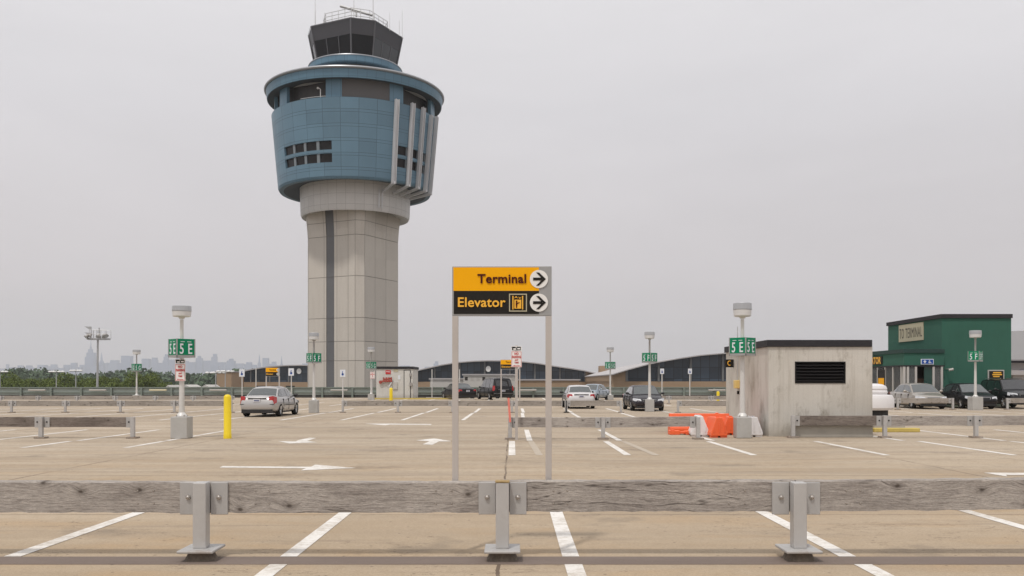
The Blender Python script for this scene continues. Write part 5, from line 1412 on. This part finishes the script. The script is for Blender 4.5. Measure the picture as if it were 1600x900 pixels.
# positions: centre column px, distance, heading (0 = facing away from the camera)
def face(px, Y, rel):   # heading given relative to the line of sight
    return rel
car('silver sedan seen from behind with red tail lights, by the yellow bollard', 'parked_car', (g2(424, 44.4), 44.4), R(-2), 'paint_silver', 'sedan', 4.58, 1.80, 1.43, trimline=True)
car('low black sedan parked behind the left sign post', 'parked_car', (g2(716, 85.5), 85.5), R(24), 'paint_black', 'sedan', 4.9, 1.8, 1.45, 'car_glass', 'car', 1.06)
car('big black sport utility vehicle parked in the centre background', 'parked_suv', (g2(772, 85.5), 85.5), R(19), 'paint_black', 'suv', 5.5, 2.0, 1.93, 'car_glass_dark', 'sport utility', 1.05)
car('white silver sedan seen from behind right of the big sign', 'parked_car', (g2(903, 57.5), 57.5), R(1), 'paint_white', 'sedan', 4.85, 1.82, 1.45)
car('pale blue sedan partly hidden by the white silver sedan', 'parked_car', (g2(929, 81), 82), R(156), 'paint_blue', 'sedan', 4.8, 1.82, 1.47)
car('glossy dark purple saloon facing the camera behind a 5F light pole', 'parked_car', (g2(1004, 53.0), 53.0), R(181), 'paint_plum', 'sedan', 4.96, 1.88, 1.46, 'car_glass')
car('champagne sedan parked in front of the glass vestibule', 'parked_car', (g2(1433, 57.0), 57.0), R(177), 'paint_champ', 'sedan', 4.85, 1.85, 1.46, scale=1.08)
car('black sedan with chrome grille in front of the green building', 'parked_car', (g2(1508, 57.2), 57.2), R(176), 'paint_black', 'sedan', 5.0, 1.85, 1.46, scale=1.08)
car('black sport utility cut off by the right edge', 'parked_suv', (g2(1576, 57.4), 57.4), R(174), 'paint_black', 'suv', 4.8, 1.92, 1.74, 'car_glass_dark', 'sport utility', 1.06)
# wheel stops under the far cars
for x, Y, l in ((683, 90, 'pale wheel stop by the black sedan nose'), (728, 84, 'pale wheel stop behind the black sedan'), (786, 84, 'pale wheel stop behind the black sport utility')):
    b = MB(); b.prism([(-.12, 0), (.12, 0), (.09, .16), (-.09, .16)], 'X', -.9, .9); tag(b.build('wheel_stop', 'kerb_grey', loc=(g2(x, Y), Y-2.2, 0)), l, 'wheel stop')

# ------------------------------------------------------------------ floodlight mast and lot lamps
def mast():
    Y = 150; r = thing('floodlight_mast', 'tall floodlight mast with railed platform against the hazy skyline', 'floodlight mast', (g2(151, Y), Y, -12)); z = lambda y: at(0, y, Y).z+12; x = lambda p: g2(p, Y)-g2(151, Y)
    m = MB(); m.cyl((0, 0, 0), (.2, 0, z(531)), .22, .15, 12); m.build('mast', 'galv', r)
    m = MB(); m.box(x(139), x(169.5), -.8, .8, z(531), z(528.5)); m.build('platform', 'galv', r)
    m = MB()
    for p in (143, 149, 154, 161, 170):
        for yy in (-.8, .8): m.cyl((x(p), yy, z(529)), (x(p), yy, z(516)), .035, None, 6)
    for yy in (-.8, .8): m.cyl((x(143), yy, z(516)), (x(170), yy, z(516)), .04, None, 6); m.cyl((x(143), yy, z(522)), (x(170), yy, z(522)), .03, None, 6)
    m.cyl((x(155), 0, z(529)), (x(155), 0, z(512)), .13, None, 8); m.cyl((x(142.5), 0, z(529)), (x(142.5), 0, z(510.5)), .07, None, 6); m.build('platform_rail', 'galv', r)
    for (p, yy, tilt) in ((140, 526, -1), (145, 524, -1), (158, 525, 0), (166, 525, 1), (169, 524, 1)):
        m = MB(); c = Vector((x(p), -.9, z(yy))); d = Vector((tilt*.5, -.5, -.7)).normalized(); m.cyl(c-d*.3, c+d*.25, .14, .42, 12); f = m.build('floodlight', 'bolt_metal', r)
        m = MB(); m.cyl(c+d*.251, c+d*.27, .36, .36, 12); m.build('lens', 'lamp_lens', f)
    for yy in (511, 520.5):
        m = MB(); m.add([(x(132), -.1, z(yy-1)), (x(142.3), -.1, z(yy-.6)), (x(142.3), -.1, z(yy+5.5)), (x(132), .1, z(yy-1)), (x(142.3), .1, z(yy-.6)), (x(142.3), .1, z(yy+5.5))], [(0, 1, 2), (5, 4, 3), (0, 1, 4, 3), (1, 2, 5, 4), (2, 0, 3, 5)]); m.build('glare_vane', 'galv', r)
mast()
def lot_lamp(px, yt, w, Y, label):
    r = thing('lot_lamp', label, 'street lamp', (g2(px, Y), Y, -12), 0, 'many headed lamps in the car park below'); z = at(0, yt, Y).z+12
    m = MB(); m.cyl((0, 0, 0), (0, 0, z+.3), .16, .10, 8); m.build('pole', 'galv', r)
    m = MB(); m.bar((-w, 0, z), (w, 0, z), .12); m.bar((0, -w*.7, z), (0, w*.7, z), .12); m.build('arm', 'galv', r)
    for q in (-1, -.45, .45, 1):
        m = MB(); m.sphere((q*w, 0, z-.05), .45, 10, 6, (1.1, 1, .5)); m.build('lamp_head', 'sign_white', r, smooth=True)
    m = MB(); m.sphere((0, -w*.7, z-.05), .45, 10, 6, (1.1, 1, .5)); m.build('lamp_head', 'sign_white', r, smooth=True)
lot_lamp(88, 580.5, 1.5, 215, 'lamp cluster left of the floodlight mast, the wider one')
lot_lamp(118.5, 578.8, 1.1, 215, 'lamp cluster just left of the floodlight mast')
lot_lamp(0, 580.5, 1.5, 215, 'lamp cluster cut by the left edge of the picture')
lot_lamp(337, 582, 2.0, 210, 'lamp cluster right of the 5E pole, near the brick building')
lot_lamp(352, 580, 1.6, 200, 'darker lamp cluster in front of the brick building')

# ------------------------------------------------------------------ trees
def leaves(mb, c, rx, rz, n, s, rnd):
    for i in range(n):
        while True:
            p = Vector((rnd.uniform(-1, 1), rnd.uniform(-1, 1), rnd.uniform(-1, 1)))
            if .45 < p.length < 1: break
        p = Vector((c[0]+p.x*rx, c[1]+p.y*rx, c[2]+p.z*rz))
        a = Vector((rnd.gauss(0, 1), rnd.gauss(0, 1), rnd.gauss(0, 1))).normalized()
        b_ = a.cross(Vector((rnd.gauss(0, 1), rnd.gauss(0, 1), rnd.gauss(0, 1)))).normalized(); q = s*rnd.uniform(.6, 1.4)
        mb.add([p-a*q, p+b_*q*.6, p+a*q, p-b_*q*.6], [(0, 1, 2, 3)])
def tree_meshes(seed, H, Rr):
    rnd = random.Random(seed); tr = MB(); tr.cyl((0, 0, 0), (0, 0, H*.5), .45, .25, 8)
    cr = MB(); cl = []
    for i in range(20):
        a = rnd.uniform(0, 6.283); rr = Rr*math.sqrt(rnd.random())*.78; z = H*.42+rnd.random()*H*.5*(1-.55*(rr/Rr)**2)
        cl.append((rr*math.cos(a), rr*math.sin(a), z)); tr.cyl((0, 0, H*.35), (rr*math.cos(a)*.8, rr*math.sin(a)*.8, z*.95), .13, .04, 5)
    for c in cl: leaves(cr, c, rnd.uniform(1.5, 2.6), rnd.uniform(1.1, 1.9), 420, .21, rnd)
    return tr, cr
protos = []
for i in range(4):
    H_ = 17.8; protos.append(tree_meshes(11+i, H_, 6.4+.5*i))
pm = []
TL = [(-14, 575, 0), (12, 574, 1), (35, 578, 2), (52, 586, 3), (70, 585, 1), (97, 575, 3), (86, 581, 0), (118, 583, 2), (133, 583.5, 1), (150, 581, 3), (170, 582, 0), (186, 576, 2), (203, 573.5, 1), (222, 576, 3), (238, 583, 0), (58, 588, 2), (158, 586, 2), (108, 588, 1)]
desc = ['at the very left edge', 'dense, near the left edge', 'right of the left edge tree', 'low, left of the first lamp cluster', 'low and round, below the gap in the trees', 'tallest, between the two lamp clusters', 'behind the wider lamp cluster', 'just right of the second lamp cluster', 'low, left of the floodlight mast', 'directly behind the floodlight mast', 'right of the floodlight mast', 'left of the distant 5G pole', 'highest, behind the distant 5G pole', 'right of the distant 5G pole', 'last and lowest on the right of the row', 'low bushy, between the first lamps', 'low bushy, at the mast foot', 'low bushy, between the lamp clusters']
for i, (px, yt, k) in enumerate(TL):
    Y = 222+(i % 4)*9; Hn = at(0, yt, Y).z+12
    r = thing('broadleaf_tree', 'green leafy tree beyond the parapet, '+desc[i], 'tree', (g2(px, Y), Y, -12), random.uniform(0, 6), 'green trees beyond the parapet')
    s_ = Hn/17.3; r.scale = (random.uniform(.85, 1.05), random.uniform(.85, 1.05), s_)
    if len(pm) <= k or k not in [q[0] for q in pm]:
        t_ = protos[k][0].build('trunk', 'trunk', r); c_ = protos[k][1].build('crown', 'leaf_green', r, fix=False); pm.append((k, t_.data, c_.data))
    else:
        _, td, cd = [q for q in pm if q[0] == k][0]
        for nm, dd in (('trunk', td), ('crown', cd)):
            o = bpy.data.objects.new(nm, dd); COL.objects.link(o); o.parent = r
# far wood
fw = MB(); rnd = random.Random(5)
for i in range(150):
    px = rnd.uniform(-60, 420); Y = rnd.uniform(560, 900)
    yt = 582-3.5*math.sin(px*.035+.6)+rnd.uniform(-1.5, 3)-(3 if 20 < px < 100 else 0)
    p = at(px, yt, Y); rr = rnd.uniform(6, 11)
    for q in range(4): leaves(fw, (p.x+rnd.uniform(-5, 5), Y+rnd.uniform(-5, 5), p.z-rr*.7-q*4.5), rr, rr*.8, 90, 1.5, rnd)
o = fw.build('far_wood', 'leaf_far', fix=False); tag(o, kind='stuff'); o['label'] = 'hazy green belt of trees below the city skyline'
fw2 = MB()
for i in range(60):
    px = rnd.uniform(560, 1700); Y = rnd.uniform(700, 1000); p = at(px, 594, Y)
    leaves(fw2, (p.x, Y, p.z-8), 12, 9, 60, 2.0, rnd)
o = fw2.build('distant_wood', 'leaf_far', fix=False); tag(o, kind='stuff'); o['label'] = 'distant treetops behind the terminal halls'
# small pale roofs among the far trees
for x0, x1, y, l in ((281, 296, 601, 'small pale roof among the trees right of the 5E pole'), (259, 265, 601.5, 'small white shed roof left of the 5E pole'), (315, 326, 601, 'small pale warehouse left of the brick building')):
    Y = 205; b = MB(); W = g2(x1, Y)-g2(x0, Y); H = at(0, y, Y).z+12; b.prism([(0, 0), (W, 0), (W, H-.5), (W/2, H), (0, H-.5)], 'Y', 0, 8); tag(b.build('warehouse', 'far_white', loc=(g2(x0, Y), Y, -12)), l, 'warehouse')

# ------------------------------------------------------------------ city skyline
SK = [(0, 8, 576, 0), (68, 84, 576, 0), (120, 128, 573.5, 0), (186, 200, 572, 1), (206, 224, 574, 0), (262, 272, 569, 2), (286, 300, 572, 0), (330, 342, 571, 0), (345, 360, 570, 1), (372, 388, 573, 0), (396, 412, 573, 1), (420, 436, 572, 0), (448, 462, 570, 0), (462, 478, 575, 0), (10, 14, 569, 0), (29, 36, 571, 0), (39, 50, 571, 1), (61, 73, 570, 0), (77, 89, 569.5, 1), (101, 111, 570, 0), (112, 120, 567, 0), (126, 136, 570, 0), (135, 149, 551, 4), (156, 161.5, 556, 3), (155, 167, 567, 0), (169, 186, 563, 1), (184, 192, 568, 0), (191.5, 206, 556, 0), (206, 222, 569.5, 1), (223, 234.5, 560.5, 0), (235, 246, 558.8, 1), (246, 256, 567, 0), (255.5, 264.5, 553.5, 2), (264, 276, 562, 0), (276, 283, 557, 0), (283, 294, 564, 0), (294, 305, 566, 0), (305.5, 317.5, 556, 2), (318, 330, 563.5, 0), (331, 339, 553, 1), (339, 352, 566, 0), (353.5, 369, 560.5, 2), (369, 381, 568, 0), (382, 394, 566, 1), (394, 401, 570, 0), (403, 407.5, 559, 3), (411, 420, 559.5, 0), (422, 432, 565, 1), (438, 442, 561.5, 3), (443, 455, 571, 0), (456, 470, 572, 1), (473, 485, 568, 0), (15, 28, 574, 0), (50, 61, 574.5, 0), (89, 101, 575, 0), (148, 156, 572, 0), (625, 640, 571.5, 0), (677.5, 685, 564.5, 1), (664, 672, 573, 0)]
shape = {0: 'flat topped', 1: 'stepped', 2: 'tapering', 3: 'slender spired', 4: 'tall spired'}
pos = {0: 'above the left trees', 1: 'right of the floodlight mast', 2: 'behind the 5E pole', 3: 'above the silver sedan', 4: 'right of the tower shaft'}
ordw = ['first', 'second', 'third', 'fourth', 'fifth', 'sixth', 'seventh', 'eighth', 'ninth', 'tenth', 'eleventh', 'twelfth', 'thirteenth', 'fourteenth', 'fifteenth', 'sixteenth', 'seventeenth', 'eighteenth', 'nineteenth', 'twentieth', 'twenty-first', 'twenty-second', 'twenty-third', 'twenty-fourth']
cnt = {}
for (a, b_, y, k) in sorted(SK):
    Y = 7600+random.uniform(-300, 500); c = (a+b_)/2
    z_ = 0 if c < 150 else 1 if c < 262 else 2 if c < 350 else 3 if c < 560 else 4
    cnt[z_] = cnt.get(z_, -1)+1
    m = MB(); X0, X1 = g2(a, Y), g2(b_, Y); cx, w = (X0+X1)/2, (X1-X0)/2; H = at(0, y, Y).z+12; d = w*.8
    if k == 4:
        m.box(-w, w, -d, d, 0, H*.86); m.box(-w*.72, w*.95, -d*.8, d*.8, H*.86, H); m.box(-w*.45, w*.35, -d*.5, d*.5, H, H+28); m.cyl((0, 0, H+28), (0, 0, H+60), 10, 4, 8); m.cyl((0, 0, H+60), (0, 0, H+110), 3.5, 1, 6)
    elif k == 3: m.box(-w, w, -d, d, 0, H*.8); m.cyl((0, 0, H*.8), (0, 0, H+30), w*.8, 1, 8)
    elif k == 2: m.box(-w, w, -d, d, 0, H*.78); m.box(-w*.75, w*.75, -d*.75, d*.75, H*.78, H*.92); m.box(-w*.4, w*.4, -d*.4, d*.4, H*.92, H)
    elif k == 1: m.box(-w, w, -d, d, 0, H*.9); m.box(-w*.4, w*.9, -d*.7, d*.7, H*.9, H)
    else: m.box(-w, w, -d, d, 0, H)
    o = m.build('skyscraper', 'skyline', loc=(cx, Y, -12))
    tag(o, f'{shape[k]} hazy blue skyscraper {pos[z_]}, {ordw[cnt[z_]]} from the left there', 'skyscraper', 'hazy skyline towers')

# ------------------------------------------------------------------ haze
hb_ = MB(); hb_.box(-8000, 8000, -200, 9200, -13.5, 520)
hm = bpy.data.materials.new('haze'); hm.use_nodes = True; nt = hm.node_tree; nt.nodes.clear()
pv = nt.nodes.new('ShaderNodeVolumePrincipled'); pv.inputs['Color'].default_value = (.90, .92, .96, 1); pv.inputs['Density'].default_value = .00014; pv.inputs['Anisotropy'].default_value = .2
ou = nt.nodes.new('ShaderNodeOutputMaterial'); nt.links.new(pv.outputs[0], ou.inputs['Volume'])
hz_o = hb_.build('haze', hm); tag(hz_o, kind='stuff'); hz_o['label'] = 'pale summer haze in the air'

# ------------------------------------------------------------------ sky, sun, camera
wd = bpy.data.worlds.new('World'); sc.world = wd; wd.use_nodes = True; nt = wd.node_tree; nt.nodes.clear()
elev = math.atan(1/.51); d = Vector((.24, .45, -1)).normalized()
sky = nt.nodes.new('ShaderNodeTexSky'); sky.sky_type = 'NISHITA'; sky.sun_disc = False; sky.sun_elevation = elev; sky.sun_rotation = math.atan2(-.24, -.45)
sky.dust_density = 4; sky.air_density = 1
tc = nt.nodes.new('ShaderNodeTexCoord'); sp = nd(nt, 'ShaderNodeSeparateXYZ', i_0=tc.outputs['Generated'])
up = mth(nt, 'MAXIMUM', sp.outputs[2], 0.0)
cloud = ramp(nt, up, [(0, (.60, .55, .535)), (.10, (.64, .595, .60)), (.28, (.735, .715, .735)), (.6, (.90, .89, .90)), (1, (1.05, 1.04, 1.05))])
mp = nd(nt, 'ShaderNodeMapping', i_Vector=tc.outputs['Generated']); mp.inputs['Scale'].default_value = (1, 1, 3.6); mp.inputs['Location'].default_value = (.4, .2, 0)
n1 = noise(nt, mp.outputs[0], 1.5, 6, .55, .5)
k = mth(nt, 'MULTIPLY_ADD', n1, .34, .84)
cloud = nd(nt, 'ShaderNodeVectorMath', operation='SCALE', i_0=cloud, i_Scale=k).outputs[0]
skys = nd(nt, 'ShaderNodeVectorMath', operation='SCALE', i_0=sky.outputs[0], i_Scale=.10).outputs[0]
mixed = mixc(nt, .96, skys, cloud)
# Background strength stays in the daylight range; the overcast layer is scaled to match
mul = nd(nt, 'ShaderNodeVectorMath', operation='SCALE', i_0=mixed, i_Scale=10.0).outputs[0]
bg = nd(nt, 'ShaderNodeBackground', i_Color=mul, i_Strength=.1); ow = nt.nodes.new('ShaderNodeOutputWorld'); nt.links.new(bg.outputs[0], ow.inputs[0])
sl = bpy.data.lights.new('sun', 'SUN'); sl.energy = 1.9; sl.angle = R(4); sl.color = (1, .955, .89)
so = bpy.data.objects.new('sun', sl); COL.objects.link(so); so.rotation_euler = (-d).to_track_quat('Z', 'Y').to_euler()
cam = bpy.data.cameras.new('camera'); cam.sensor_width = 36; cam.lens = 31.5; cam.shift_y = 147/1600; cam.clip_end = 30000; cam.clip_start = .1
co = bpy.data.objects.new('camera', cam); COL.objects.link(co); co.location = (0, 0, CH); co.rotation_euler = (R(90), 0, 0); sc.camera = co
sc.view_settings.view_transform = 'Standard'; sc.view_settings.look = 'None'; sc.view_settings.gamma = 1; sc.view_settings.exposure = 0
sc.render.engine = 'CYCLES'; sc.cycles.use_denoising = True
sc.cycles.volume_bounces = 1; sc.cycles.max_bounces = 6; sc.cycles.transparent_max_bounces = 12
